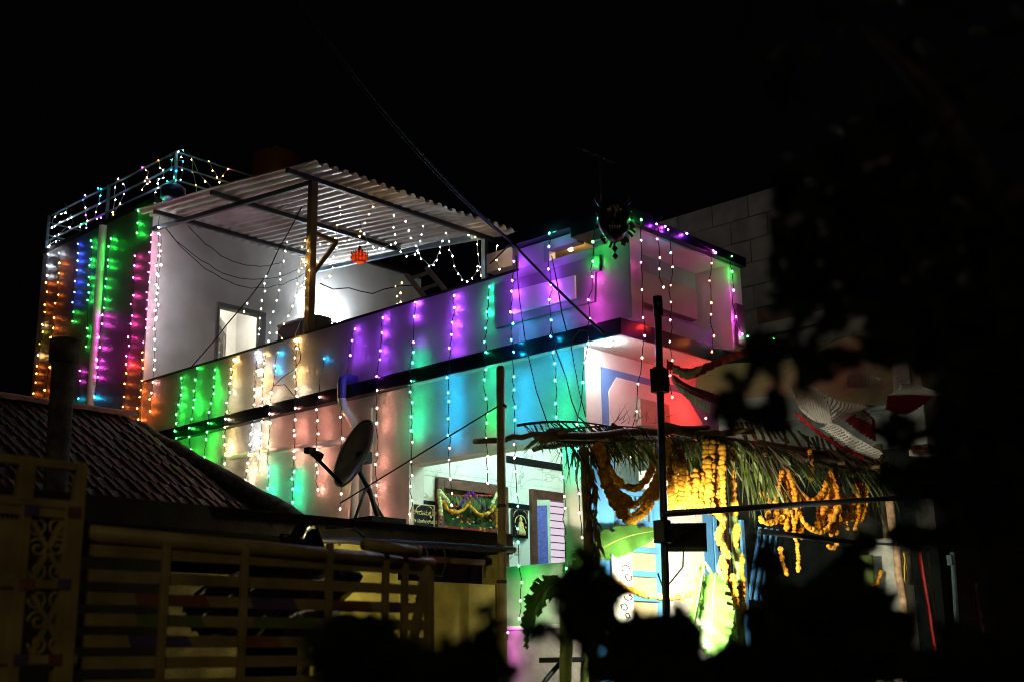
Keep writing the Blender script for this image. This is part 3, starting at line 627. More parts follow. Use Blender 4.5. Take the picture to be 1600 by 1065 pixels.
def garland(label, paths, m=None, r=.03, group=None, step=None, cat='garland', name='marigold_garland', parent=None):
    m = m or MARI; t = thing(name, label, cat, group) if parent is None else parent
    v0, f0 = flower(m); V = []; Fc = []; k = 0
    for pts in paths:
        pts = [Vector(p) for p in pts]; L = [0]
        for a,b in zip(pts,pts[1:]): L.append(L[-1]+(b-a).length)
        n = max(2,int(L[-1]/(step or r*1.2)))
        for i in range(n+1):
            s = L[-1]*i/n; j = 0
            while j < len(pts)-2 and s > L[j+1]: j += 1
            p = pts[j].lerp(pts[j+1], (s-L[j])/max(1e-6,L[j+1]-L[j]))
            p += Vector([R.uniform(-.2,.2)*r for _ in range(3)])
            a = R.uniform(0,6.3); M = np.array(Matrix.Rotation(a,3,Vector((R.uniform(-1,1),R.uniform(-1,1),R.uniform(-1,1))).normalized()))
            q = v0 @ M.T * (r*R.uniform(.72,1.22)) + np.array(p); V.append(q); Fc += [(x+k,y+k,z+k) for x,y,z in f0]; k += len(v0)
        tube('thread', pts, .004, WIREG, t, 4)
    o = mesh('flowers', np.vstack(V), Fc, m, t, True); o['kind'] = 'stuff'
    return t
def pxs(L, ax, v): return [hit(px,py,ax,v) for px,py in L]
def curve(L, ax, v, n=14):
    P = pxs(L, ax, v); out = []
    for i in range(len(P)-1):       # Catmull-Rom through the points
        a, b, c_, d = P[max(i-1,0)], P[i], P[i+1], P[min(i+2,len(P)-1)]
        for k in range(n):
            t = k/n; out.append(.5*((2*b)+(c_-a)*t+(2*a-5*b+4*c_-d)*t*t+(3*b-a-3*c_+d)*t**3))
    out.append(P[-1]); return out
cr = mat('cream_flower',(.62,.68,.36),.8,.2,var=.2,scale=30,bump=.8); pu = mat('purple_flower',(.09,.015,.16),.8,.2,var=.2,scale=30,bump=.8)
rd = mat('red_flower',(.4,.04,.03),.8,.2,var=.3,scale=30)
GDG = 'flower garlands draped on the front door'
z8 = lambda L: [hit(620+a/8, 740+b/8, 1, 2.26) for a,b in L]
garland('cream tuberose garland falling down the left of the front door', [z8([(530,200),(600,290),(670,390)]), z8([(530,210),(540,350),(550,500)])], cr, .022, GDG, .012, name='door_garland')
garland('cream tuberose garland at the right of the front door, beside the pole', [z8([(1255,240),(1210,330),(1160,410)])], cr, .022, GDG, .012, name='door_garland')
garland('purple garland rising to a peak in the middle of the front door', [z8([(780,390),(840,310),(900,230)]), z8([(940,230),(1010,330),(1090,430)])], pu, .020, GDG, .012, name='door_garland')
garland('yellow flower swag looping across the front door', [z8([(570,340),(640,440),(740,480),(830,440),(900,360)]), z8([(900,380),(960,460),(1060,510),(1160,480),(1230,390)]), z8([(1250,420),(1250,660)])], MARI, .022, GDG, name='door_garland')
garland('row of red and pink blossoms under the front door lintel', [z8([(610,250),(800,270),(1000,270),(1180,270)]), z8([(690,400),(760,400)]), z8([(550,520),(550,620)]), z8([(920,290),(930,420)])], rd, .014, GDG, .03, name='door_garland')

tor = thing('leaf_toran', 'string of green mango leaves and small blossoms across the front door', 'toran', GDG)
for k in range(26):
    x = .47+.033*k; z0 = 3.42+.02*math.sin(k*1.9); l = R.uniform(.10,.2); sx_ = R.uniform(-.03,.03)
    mesh('mango_leaf', [(x,2.25,z0),(x+.022+sx_*.5,2.235,z0-l*.5),(x+sx_,2.25,z0-l),(x-.022+sx_*.5,2.235,z0-l*.5)], [(0,1,2,3)], PALM if k%3 else BANANA, tor)
for m_, q_, n_ in ((rd,.016,26),(cr,.012,16),(pu,.014,12),(MARI,.015,16)):
    for k in range(n_):
        x = R.uniform(.48,1.3); z = R.uniform(2.98,3.28); v0, f0 = flower(m_)
        mesh('blossom', v0*q_+np.array((x,2.29,z)), f0, m_, tor, True)
# ---------------------------------------------------------------- entrance: gate, pillars, boards, pandal
eg = thing('entrance_gate', 'sky blue metal entrance gate with beige sheet behind its bars', 'gate')
box('beige_sheet', (.36,.10,1.2),(1.12,.115,2.98), BEIGE, eg, 0)
for x in (.30,1.08): box('gate_post', (x,.04,1.2),(x+.06,.10,3.26), SKYB, eg)
for z in (1.5,1.75,2.0,2.24,2.46,2.68,2.92): box('gate_rail', (.36,.05,z),(1.08,.085,z+.055), SKYB, eg)
box('gate_rail', (.36,.05,3.2),(1.08,.085,3.25), SKYB, eg)
for k in range(7): box('gate_bar', (.39+.1*k,.055,2.975),(.43+.1*k,.08,3.2), SKYB, eg)
e2 = thing('entrance_gate', 'second sky blue gate leaf, half hidden behind the right marigold bunches', 'gate')
for x in (1.95,2.45): box('gate_post', (x,.0,1.2),(x+.06,.06,3.1), SKYB, e2)
for z in (1.7,1.95,2.2,2.45,2.7,2.95): box('gate_rail', (2.01,.01,z),(2.45,.045,z+.055), SKYB, e2)
for k in range(4):
    p = Vector((2.56+.12*k,.03,2.3)); G().bar(p, p+Vector((.3,0,.75)), .03,.03).build('slanting_bar', SKYB, e2)
bpil = thing('blue_pillar', 'plain sky blue pillar left of the entrance gate', 'pillar')
box('pillar_shaft', (.02,-.06,1.2),(.27,-.005,3.4), SKYB, bpil); box('pillar_cap', (.0,-.08,3.4),(.275,-.003,3.46), SKYB, bpil)
wp = thing('white_pillar', 'broad white pillar with a blue side behind the floodlight', 'pillar')
box('pillar_shaft', (1.14,-.04,1.2),(1.70,.3,3.5), WHITE, wp); box('blue_edge', (1.70,-.03,1.2),(1.88,.3,3.5), SKYB, wp)
sb = thing('welcome_board', 'curved white board with black brush scrolls left of the entrance gate', 'board')
cx, cy = hit(977,910,1,-.14).x, -.10
g = G(); P = [(cx+.15*math.sin(a), cy-.05*math.cos(a), 1.6) for a in [(-1.2+i*.3) for i in range(9)]]
Q = [(x,y+.012,z) for x,y,z in reversed(P)]; g.prism(P+Q, (0,0,1.02)); g.build('board', WHITE, sb)
for k in range(11):
    zc_ = 2.50-.082*k; xo = R.uniform(-.035,.035)
    L = []
    for i in range(9):
        a = i*.75*R.uniform(.85,1.15); rr = .034*(1-.05*i); xx = xo+rr*math.cos(a+k)*1.5+.006*i*(1 if k%2 else -1); xx = max(-.11,min(.11,xx))
        L.append((cx+xx, cy-.052+.16*xx*xx*2.2-.002, zc_+rr*math.sin(a+k)))
    tube('brush_scroll', L, .0055, BLACK, sb, 5)
s2 = thing('small_sign', 'small white round sign with a black scroll behind the flower post', 'sign')
p = hit(1128,888,1,-.2); G().tube([p,p+Vector((0,.012,0))],.075,20).build('disc', WHITE, s2)
tube('brush_scroll', [p+Vector((.03*math.cos(a)*(1-a*.1),-.003,.03*math.sin(a)*(1-a*.1))) for a in [i*.6 for i in range(12)]], .004, BLACK, s2, 4)

PD = thing('pandal', 'bamboo and palm thatch pandal roof in front of the house entrance', 'pandal')
yf = -1.0
def pole(name, a, b, r, m=BAMBOO, par=PD):
    a, b = Vector(a), Vector(b); k = 9; pts = [a.lerp(b,i/k)+Vector((0,R.uniform(-.01,.01),R.uniform(-.012,.012))) for i in range(k+1)]
    return G().tube(pts, [r*(1+R.uniform(-.08,.1)) for _ in pts], 9).build(name, m, par, True)
A, Bp = hit(850,684,1,yf), hit(1400,742,1,yf)
pole('bamboo_pole', hit(858,677,1,yf+.06), hit(903,690,1,yf+.06), .045)
pole('bamboo_pole', hit(846,684,1,yf), hit(1105,668,1,yf), .034)
pole('bamboo_pole', hit(1040,668,1,yf), hit(1400,742,1,yf), .04)
pole('bamboo_pole', hit(1085,678,1,yf-.05), hit(1175,672,1,yf-.05), .03)
pole('bamboo_pole', hit(1180,690,1,yf+.1), hit(1390,732,1,yf+.1), .045)
for px in (1130,1380):
    b = hit(px, 700, 1, yf); pole('bamboo_post', (b.x,yf+.04,.9), (b.x,yf+.04,b.z+.06), .04)
for k in range(9):
    t = k/8; p = A.lerp(Bp,t); pole('cross_pole', (p.x+.1,yf-.12,p.z+.05), (p.x+.25,-.04,p.z+.12), .022)
def frond(root, tip, droop, ln, n, wdt, m, parent, hang=1.0, name='palm_frond'):
    """a feathered coconut leaf: midrib with two rows of hanging leaflets"""
    root, tip = Vector(root), Vector(tip); mid = root.lerp(tip,.5)+Vector((0,0,droop)); sp_ = bez(root,mid,tip,n)
    g = G(); g.tube(sp_, [.011*(1-.8*i/n)+.002 for i in range(n+1)], 5)
    for i in range(1,n+1):
        p = sp_[i]; d = (sp_[i]-sp_[i-1]).normalized(); sd = d.cross(Vector((0,0,1)))
        sd = sd.normalized() if sd.length > .05 else Vector((1,0,0))
        l = ln*(1-.55*abs(i/n-.4))*R.uniform(.75,1.2)
        for s in (-1,1):
            dr = (sd*s*(1.1-hang)+d*R.uniform(.3,.8)*(1.2-hang*.7)+Vector((R.uniform(-.12,.12),R.uniform(-.1,.1),-hang))).normalized()
            q = p+dr*l; md = p.lerp(q,.5)+Vector((0,0,.04*l)); wv = dr.cross(Vector((R.uniform(-1,1),R.uniform(-1,1),.2))).normalized()*wdt
            g.add([p-wv*.4,p+wv*.4,md+wv,q,md-wv],[(0,1,2,4),(4,2,3)])
    o = g.build(name, m, parent); return o
A2 = hit(925,684,1,yf)
for k in range(17):
    t = k/16; p = A2.lerp(Bp,t); zz = p.z+.07
    frond((p.x+R.uniform(-.1,.1),yf+R.uniform(0,.3),zz+R.uniform(0,.08)),(p.x+R.uniform(.2,.7),yf+R.uniform(.2,.8),zz+R.uniform(.0,.16)),.1,.3,22,.010,PALMD if k%2 else PALM,PD,.55)
    frond((p.x+R.uniform(-.2,.1),-.2,zz+R.uniform(.05,.15)),(p.x+R.uniform(.1,.5),yf-.05,zz+R.uniform(.03,.12)),.1,.34,20,.010,PALMD,PD,.5)
# fringe of leaflets hanging from the front pole
for k, (a_, b_, l_, m_) in enumerate((((880,690),(960,690),.30,PALMD),((955,690),(1040,686),.34,PALM),((1090,682),(1150,690),.45,PALM),((1140,690),(1205,705),.75,PALM),((1150,688),(1215,712),.62,PALMD),((1060,690),(1100,690),.6,PALM),((1210,705),(1290,725),.42,PALM),((1290,725),(1385,742),.45,PALM),((1330,735),(1385,742),.6,PALMD))):
    frond(hit(*a_,1,yf-.03), hit(*b_,1,yf-.05), .0, l_, 15, .011, m_, PD, 1.0 if l_ > .5 else .82)
for qx, qy, ln_ in ((846,742,1),(862,738,1),(838,705,1),(874,752,1),(892,760,1),(905,790,1),(832,722,1),(880,775,1)):
    a = hit(892+R.uniform(-14,12),690,1,yf-.05); b = hit(qx,qy,1,yf-.1); s_ = Vector((.007,0,.005)); m__ = a.lerp(b,.5)+Vector((0,0,.04))
    mesh('palm_strip',[a-s_,a+s_,m__+s_*1.3,b,m__-s_*1.3],[(0,1,2,4),(4,2,3)],PALMD,PD)
frond(hit(1150,690,1,yf-.1), hit(1200,740,1,yf-.4), .05, .55, 16, .012, PALM, PD, .7)
for k in range(10):
    a = hit(1150+R.uniform(0,60),690+R.uniform(0,30),1,yf-.12); b = a+Vector((R.uniform(.1,.45),R.uniform(-.15,.05),R.uniform(-.5,-.2)))
    s = Vector((.009,0,.006)); mesh('palm_strip',[a-s,a+s,b+s*.3,b-s*.3],[(0,1,2,3)],mat('pale_palm_rib',(.6,.58,.4),.4,.4),PD)
# plaited thatch over the right half
for k in range(30):
    t = k/29; p = hit(1150+215*t, 655+42*t+R.uniform(-4,4), 1, yf+.12); d = Vector((R.uniform(-.05,.05)+.05,R.uniform(-.1,0),R.uniform(-.2,-.12))); s = Vector((.03,0,.006))
    mesh('plaited_leaf',[p-s,p+s,p+d+s*.7,p+d-s*.7],[(0,1,2,3)],PALM,PD)
for k in range(26):
    p = hit(955+R.uniform(0,90), 656+R.uniform(-6,6), 1, yf+.15); d = Vector((R.uniform(-.12,.12),R.uniform(-.1,.1),R.uniform(.02,.16))); s = Vector((.012,.006,0))
    mesh('dry_sprig',[p-s,p+s,p+d],[(0,1,2)],PALMD,PD)
# posts wrapped in leaves
wl = thing('leaf_wrapped_post', 'post wrapped in reddish mango leaves at the left of the pandal', 'post')
b0, b1 = hit(912,700,1,yf-.02), hit(925,865,1,yf-.02)
pole('post_core', b1+Vector((0,0,-1.6)), b0, .035, BAMBOO, wl)
lf = mat('red_green_leaf',(.20,.10,.03),.45,.4,dirt=(.07,.10,.02),scale=14,trans=.15)
for k in range(150):
    t = R.random(); p = b0.lerp(b1,t)+Vector((R.uniform(-.05,.05),R.uniform(-.06,.02),0)); d = Vector((R.uniform(-.07,.07),R.uniform(-.05,.03),-R.uniform(.08,.16))); s = Vector((R.uniform(-1,1),R.uniform(-.5,.5),0)).normalized()*.017
    mesh('leaf',[p,p+d*.45+s,p+d,p+d*.45-s],[(0,1,2,3)],lf,wl)

GM = 'marigold garlands hung on the pandal'
def mg(label, curves, r=.033, m=None, y=yf-.08): return garland(label, [curve(c_,1,y+R.uniform(-.03,.03)) for c_ in curves], m or MARI, r, GM)
mg('outer marigold swag at the left of the pandal', [[(936,694),(948,765),(985,812),(1022,775),(1044,690)], [(940,700),(955,765),(987,806),(1018,768),(1038,700)]])
mg('middle marigold swag hanging inside the outer left one', [[(930,700),(950,760),(985,789),(1020,760),(1036,705)], [(934,696),(952,752),(985,783)]], y=yf-.04)
mg('inner short marigold swag at the left of the pandal', [[(940,690),(958,742),(986,762),(1012,745),(1030,690)]], y=yf)
mg('thick marigold bunch right of the dark pole, left strands', [[(1046,700),(1047,745),(1049,792)],[(1056,704),(1056,750),(1055,790)],[(1066,716),(1064,760),(1062,785)],[(1055,705),(1068,745),(1082,768)]])
mg('marigold swag between the two thick bunches', [[(1062,708),(1074,752),(1088,772),(1104,752),(1112,700)],[(1068,730),(1080,780),(1095,790),(1110,778)]])
mg('thick marigold bunch in the full beam of the floodlight', [[(1104,690),(1103,740),(1100,795)],[(1113,690),(1112,740),(1112,795)],[(1122,694),(1122,740),(1122,795)],[(1097,740),(1095,770),(1092,795)],[(1128,700),(1129,750),(1130,790)],[(1108,720),(1107,760),(1106,798)],[(1118,730),(1118,770),(1117,798)],[(1088,735),(1087,770),(1086,796)]], y=yf-.12)
mg('marigold strand down the right side of the flower post', [[(1143,700),(1146,760),(1150,800)],[(1152,820),(1150,850)],[(1158,868),(1160,910),(1162,952)]], y=yf-.06)
mg('marigold strand twisted down the left side of the flower post', [[(1122,800),(1130,815),(1122,838),(1132,855),(1138,868)],[(1128,870),(1133,900),(1128,925),(1136,950)],[(1146,900),(1150,945)]], .032, y=yf-.1)
mg('low marigold rope stretched across the entrance', [[(946,905),(968,914),(1000,927),(1030,932),(1060,931),(1090,925),(1115,914),(1135,905)]], .027, y=yf-.02)
mg('orange marigold peak left in the right-hand group', [[(1222,738),(1216,765),(1210,790)],[(1226,735),(1228,770),(1229,830)],[(1230,735),(1240,765),(1244,800)],[(1218,745),(1200,772),(1190,770)],[(1234,740),(1248,775),(1240,830)]], .028, MARIO)
mg('orange marigold swag between the left and middle peaks', [[(1234,742),(1248,765),(1268,782),(1284,770),(1297,738)]], .028, MARIO)
mg('orange marigold peak in the middle of the right-hand group', [[(1297,738),(1292,770),(1285,800)],[(1299,736),(1302,780),(1306,830)],[(1302,738),(1314,770),(1318,790)],[(1298,742),(1296,790),(1300,840)],[(1300,740),(1308,770),(1312,810)]], .028, MARIO)
mg('orange marigold peak at the right end of the pandal', [[(1338,752),(1334,770),(1330,800),(1320,812)],[(1346,755),(1343,790),(1336,825)],[(1356,753),(1352,790),(1345,812)],[(1340,756),(1340,790)]], .027, MARIO)
mg('low golden swag beneath the right-hand peaks', [[(1188,808),(1196,816),(1215,812),(1235,800)],[(1248,800),(1262,822),(1284,830),(1300,815),(1310,790)],[(1236,800),(1245,830),(1246,836)],[(1308,845),(1304,856),(1294,852)],[(1315,800),(1324,825)]], .026)
mg('golden curtain of strands behind the left right-hand peak', [[(1216,745),(1214,790),(1213,806)],[(1222,745),(1221,780),(1222,815)],[(1235,755),(1236,790),(1232,822)],[(1252,790),(1254,815),(1252,838)],[(1206,760),(1203,790),(1200,805)]], .027, MARIO, y=yf+.02)
mg('golden curtain of strands behind the middle right-hand peak', [[(1290,755),(1288,790),(1286,820)],[(1310,755),(1312,790),(1313,815)],[(1305,750),(1304,800),(1306,822)],[(1282,775),(1279,800),(1278,822)],[(1318,790),(1320,812)]], .027, MARIO, y=yf+.02)
mg('second swag from the middle peak to the right end of the pandal', [[(1300,745),(1312,775),(1326,790),(1338,775),(1344,756)],[(1312,800),(1326,812),(1340,800)]], .027, MARIO)
mg('extra golden strands filling the gap right of the dark pole', [[(1050,720),(1052,760),(1053,794)],[(1072,735),(1071,765),(1070,792)],[(1078,745),(1079,775),(1078,795)],[(1094,752),(1093,775),(1094,796)]], .032, y=yf-.02)
mg('short hanging string of marigolds between two right-hand peaks', [[(1266,705),(1268,730),(1268,748)]], .026)
mg('single marigold strand hanging before the slanting blue bars', [[(1242,835),(1247,860),(1247,892)]], .022)
mg('single marigold strand left of the slanting blue bars', [[(1219,858),(1224,880),(1230,895)]], .024)
mg('marigold loop tied round the green banana stem', [[(1376,893),(1370,910),(1358,922),(1351,938)]], .026)
# banana plants
def banana_leaf(parent, root, mid, tip, wd, up=(0,0,1), name='banana_leaf', fold=.3):
    N = 44; sp_ = bez(root, mid, tip, N); v = []; f = []; up = Vector(up); tear = {}
    for sd_s in (0,1):
        for _ in range(7): tear[(sd_s, R.randint(5,N-3))] = R.uniform(.65,.9)
    for i, p in enumerate(sp_):
        d = (sp_[min(i+1,N)]-sp_[max(i-1,0)]).normalized(); s = d.cross(up); s = s.normalized() if s.length > .05 else Vector((1,0,0)); nn = s.cross(d)
        wv = wd*math.sin(math.pi*min(1,(i/N)*.93+.05))**.6
        for k in (-1,-.66,-.33,0,.33,.66,1):
            ed = wv*(1+R.uniform(-.06,.05)) if abs(k) == 1 else wv
            v.append(p+s*(k*ed)+d*(.10*wd*abs(k))-nn*(fold*abs(k)**1.4*wv)+nn*(.012*abs(k)*(1 if i%2 else -1)*wd/.13+.012*math.sin(i*.7+k*4)*abs(k)))
    for i in range(N):
        for k in range(6):
            sd_s = 0 if k < 3 else 1; outer = abs(k-2.5)/2.5
            if (sd_s,i) in tear and outer > tear[(sd_s,i)]: continue
            a = i*7+k; f.append((a,a+1,a+8,a+7))
    mesh(name, v, f, BANANA, parent, True); tube('midrib', sp_, [.010*(1-.8*i/N)+.001 for i in range(N+1)], BSTEM, parent, 6)
b1 = thing('banana_plant', 'banana plant with one broad leaf spreading before the blue gate', 'banana plant')
root = hit(905,900,1,-.55); pole('stem', (root.x,root.y,.9), hit(925,862,1,-.55), .05, BSTEM, b1)
banana_leaf(b1, hit(925,868,1,-.55), hit(960,835,1,-.5), hit(1028,828,1,-.45), .13, (0,-.9,.5))
banana_leaf(b1, hit(915,868,1,-.55), hit(905,850,1,-.5), hit(912,930,1,-.7), .08, (0,-.9,.5))
b2 = thing('banana_plant', 'banana plant with a drooping dark leaf before the green-lit low wall', 'banana plant')
root = hit(880,1000,1,-1.0); pole('stem', (root.x,root.y,.9), hit(885,905,1,-1.0), .045, BSTEM, b2)
banana_leaf(b2, hit(888,912,1,-1.0), hit(835,900,1,-1.1), hit(822,1010,1,-1.2), .10, (.4,-.9,.3))
b3 = thing('banana_plant', 'banana plant whose leaves glare white-green under the floodlight', 'banana plant')
root = hit(1125,1000,1,-1.15); pole('stem', (root.x,root.y,.9), hit(1128,900,1,-1.15), .05, BSTEM, b3)
banana_leaf(b3, hit(1100,880,1,-1.2), hit(1092,930,1,-1.35), hit(1078,1000,1,-1.4), .07, (.2,-1,.2))
banana_leaf(b3, hit(1118,895,1,-1.2), hit(1112,950,1,-1.3), hit(1112,1022,1,-1.35), .17, (-.75,-.65,.1), fold=.1)
tube('leaf_stalk', [hit(1100,878,1,-1.2), hit(1122,908,1,-1.15)], .014, BSTEM, b3, 8)
banana_leaf(b3, hit(1145,960,1,-1.1), hit(1150,990,1,-1.2), hit(1146,1045,1,-1.25), .06, (0,-1,.1))
b4 = thing('banana_plant', 'green banana stem standing at the right end of the pandal', 'banana plant')
pole('stem', hit(1362,935,1,-1.0)+Vector((0,0,-1)), hit(1352,868,1,-1.0), .07, BSTEM, b4)
banana_leaf(b4, hit(1392,880,1,-.9), hit(1385,910,1,-.95), hit(1372,950,1,-1.0), .05, (0,-1,.1))
# flower post core
fp = thing('flower_post', 'bamboo post under the twisted marigold strands', 'post')
a = hit(1140,700,1,yf); pole('post_core', (a.x,yf,.9), a, .04, BSTEM, fp)
# flood lamp on the dark pole
yp = -1.75
sc_m = thing('scaffold_pole', 'dark steel tent pole with a long cross pipe, before the pandal', 'tent frame')
a, b = hit(1027.5,468,1,yp), hit(1038,1062,1,yp)
tube('upright', [(b.x,yp,0), a], .027, STEEL, sc_m, 14)
tube('pipe_cap', [a+Vector((0,0,-.13)), a+Vector((0,0,.02))], .036, BLACK, sc_m, 14)
p = hit(1029,578,1,yp); tube('coupler', [p+Vector((0,0,-.02)),p+Vector((0,0,.02))], .045, BLACK, sc_m, 12)
p = hit(1031,592,1,yp); box('clamp_box', (p.x-.055,yp-.05,p.z-.10),(p.x+.05,yp+.05,p.z+.08), BLACK, sc_m, .008)
p = hit(1036,832,1,yp); box('clamp_box', (p.x-.05,yp-.05,p.z-.07),(p.x+.035,yp+.05,p.z+.09), BLACK, sc_m, .008)
tube('cross_pipe', [hit(1036,802,1,yp-.06), hit(1610,763,1,yp-.06)], .024, STEEL, sc_m, 12)
tube('cross_pipe', [hit(1188,829,1,-1.9), hit(1345,848,1,-1.9)], .022, STEEL, sc_m, 12)
tube('cross_pipe', [hit(1330,846,1,-1.9), hit(1610,862,1,-1.9)], .012, STEEL, sc_m, 8)
fl = thing('floodlight', 'black floodlight clamped to the tent pole, aimed at the marigolds', 'floodlight')
fc = hit(1071,836,1,-1.58); aim = hit(1125,850,1,-1.0)+Vector((.15,0,.0)); dr = (aim-fc).normalized(); dr = Vector((.74,.50,-.58)).normalized()
sx = dr.cross(Vector((0,0,1))).normalized(); sx = (sx*.95+Vector((0,0,-.02))).normalized(); sy = sx.cross(dr)
def fbox(u0,u1,v0,v1,d0,d1,name,m,par):
    g = G(); g.add([fc+sx*u+sy*v+dr*d for d in (d0,d1) for u,v in ((u0,v0),(u1,v0),(u1,v1),(u0,v1))],[(3,2,1,0),(4,5,6,7)]+[(i,(i+1)%4,4+(i+1)%4,4+i) for i in range(4)])
    return g.build(name,m,par,bevel=.004 if m is BLACK else 0)
fbox(-.15,.15,-.105,.105,-.02,.03,'housing',BLACK,fl)
for k in range(7): fbox(-.135+.045*k-.004,-.135+.045*k+.004,-.09,.09,-.045,-.02,'cooling_fin',BLACK,fl)
fbox(-.135,.135,-.08,.08,.03,.034,'lit_glass',emit('flood_glass',(1,.93,.66),260),fl)
ld = bpy.data.lights.new('flood_beam','SPOT'); ld.energy = 1250; ld.color = (1,.92,.64); ld.spot_size = math.radians(126); ld.spot_blend = 1.0; ld.shadow_soft_size = .08
lo = bpy.data.objects.new('flood_beam', ld); link(lo, fl); lo.location = fc+dr*.06; lo.rotation_euler = Vector((.86,.42,-.30)).to_track_quat('-Z','Y').to_euler()
for u in (-.155,.15): fbox(u,u+.006,-.12,.115,-.01,.05,'bezel',BLACK,fl)
for v_ in (-.112,.10): fbox(-.155,.156,v_,v_+.012,-.01,.09 if v_>0 else .05,'bezel',BLACK,fl)
tube('bracket', [fc-sx*.17, fc-sx*.17-sy*.02-dr*.05, Vector((hit(1036,832,1,yp).x,yp,fc.z-.03))], .012, BLACK, fl, 6)
tube('power_cord', [hit(px,py,1,-1.6) for px,py in ((1068,856),(1067,885),(1063,890),(1045,912),(1035,915),(1028,895))], .006, WIRE, fl, 5)
# tent cloth
TCG = 'frilled red and white tent cloths'
def frill(t, L0, L1, y0, y1, m, n=40, depth=.03, name='pleated_cloth', thick=.004):
    """pleated strip between two photo polylines"""
    P = curve(L0,1,y0,8); Q = curve(L1,1,y1,8); k = min(len(P),len(Q)); v = []; f = []; N = n*6; rows = 5
    def smp(S,t_): x = t_*(len(S)-1); i = min(int(x),len(S)-2); return S[i].lerp(S[i+1],x-i)
    for i in range(N+1):
        t_ = i/N; a, b = smp(P,t_), smp(Q,t_); ph = 2*math.pi*n*t_
        for j in range(rows):
            s = j/(rows-1); q = a.lerp(b,s); q = q+Vector((.4*depth*math.cos(ph),-1*depth*math.sin(ph)*(.35+.65*s),-.12*(b-a).length*math.sin(math.pi*s)*.3)); v.append(q)
    f = [(i*rows+j,i*rows+j+1,(i+1)*rows+j+1,(i+1)*rows+j) for i in range(N) for j in range(rows-1)]
    return mesh(name, v, f, m, t, True)
def smock(t, L0, L1, y0, y1, m, n=30, rows=7, depth=.022, name='smocked_cloth', bulge=.06):
    P = curve(L0,1,y0,8); Q = curve(L1,1,y1,8); v = []; N = n*4; M_ = rows*4
    def smp(S,t_): x = t_*(len(S)-1); i = min(int(x),len(S)-2); return S[i].lerp(S[i+1],x-i)
    for i in range(N+1):
        a, b = smp(P,i/N), smp(Q,i/N)
        for j in range(M_+1):
            q = a.lerp(b,j/M_); h = depth*abs(math.sin(math.pi*(i/4+j/4)/1.0)*math.sin(math.pi*(i/4-j/4)/1.0))**.5
            q = q+Vector((0,-h-bulge*math.sin(math.pi*j/M_),-.3*h)); v.append(q)
    return mesh(name, v, [(i*(M_+1)+j,i*(M_+1)+j+1,(i+1)*(M_+1)+j+1,(i+1)*(M_+1)+j) for i in range(N) for j in range(M_)], m, t, True)
t1 = thing('tent_cloth', 'dark red cloth roll tied along the tent edge with a white and red frill below', 'tent cloth', TCG)
frill(t1, [(1040,560),(1075,575),(1120,560),(1160,545),(1212,528)], [(1042,572),(1078,590),(1120,572),(1165,556),(1205,548)], -2.3,-2.25, CLOTHR, 14, .03, 'red_roll')
frill(t1, [(1050,570),(1072,580),(1098,570)], [(1052,580),(1075,592),(1094,578)], -2.35,-2.35, TARP, 6, .015, 'cream_swag')
frill(t1, [(1052,585),(1075,600),(1110,612),(1160,630)], [(1060,600),(1085,615),(1115,628),(1160,645)], -2.2,-2.15, CLOTHR, 22, .022, 'red_frill')
frill(t1, [(1048,582),(1062,602),(1085,618),(1108,630)], [(1054,596),(1068,614),(1088,632),(1108,644)], -2.15,-2.05, CLOTHW, 12, .02, 'white_frill')
t2 = thing('tent_tarpaulin', 'cream tarpaulin roof of the tent catching yellow light', 'tarpaulin')
v = []; nx = 12
for i in range(nx+1):
    t_ = i/nx
    for j in range(5):
        s = j/4; a = hit(1095+300*t_, 575-50*t_+8*math.sin(t_*6), 1, -2.2); b = hit(1085+310*t_, 612+18*t_, 1, -1.2); v.append(a.lerp(b,s)+Vector((0,0,.03*math.sin(t_*9+s*3))))
mesh('tarpaulin_sheet', v, [(i*5+j,i*5+j+1,(i+1)*5+j+1,(i+1)*5+j) for i in range(nx) for j in range(4)], TARP, t2, True)
t3 = thing('tent_cloth', 'big white pleated tent cloth with red lining over the right of the pandal', 'tent cloth', TCG)
frill(t3, [(1236,604),(1250,598),(1272,604),(1292,612)], [(1256,642),(1272,655),(1286,660),(1300,664)], -1.75,-1.3, CLOTHW, 13, .022, 'white_drape')
smock(t3, [(1272,606),(1300,622),(1325,630),(1348,632)], [(1290,650),(1306,658),(1322,652),(1336,642)], -1.78,-1.4, CLOTHW, 12, 5, .03)
frill(t3, [(1318,642),(1334,636),(1350,640),(1366,654)], [(1322,655),(1338,668),(1352,678),(1368,688)], -1.5,-1.35, CLOTHR, 9, .03, 'red_lining')
smock(t3, [(1284,656),(1308,664),(1335,682),(1366,700)], [(1280,668),(1305,684),(1332,703),(1366,716)], -1.6,-1.3, CLOTHW, 18, 3, .03)
frill(t3, [(1240,640),(1275,668),(1310,692),(1350,712)], [(1242,646),(1276,676),(1310,699),(1350,718)], -1.28,-1.25, CLOTHR, 14, .015, 'red_border')
frill(t3, [(1340,640),(1352,644),(1362,654)], [(1336,650),(1350,655),(1362,662)], -1.55,-1.5, CLOTHW, 4, .015, 'white_fold')
t4 = thing('tent_cloth', 'small white ruffle with red cloth below it, right of the big tent cloth', 'tent cloth', TCG)
smock(t4, [(1402,598),(1425,599),(1462,611)], [(1386,617),(1425,616),(1458,618)], -1.9,-1.6, CLOTHW, 14, 3, .03)
frill(t4, [(1386,617),(1425,616),(1458,617)], [(1384,638),(1415,646),(1446,628)], -1.6,-1.45, CLOTHR, 14, .02, 'red_frill')
t5 = thing('tent_cloth', 'white pleated tent cloth standing up above the big one', 'tent cloth', TCG)
frill(t5, [(1322,586),(1345,580),(1376,590)], [(1320,606),(1345,605),(1375,600)], -1.9,-1.5, CLOTHW, 14, .03, 'white_drape')
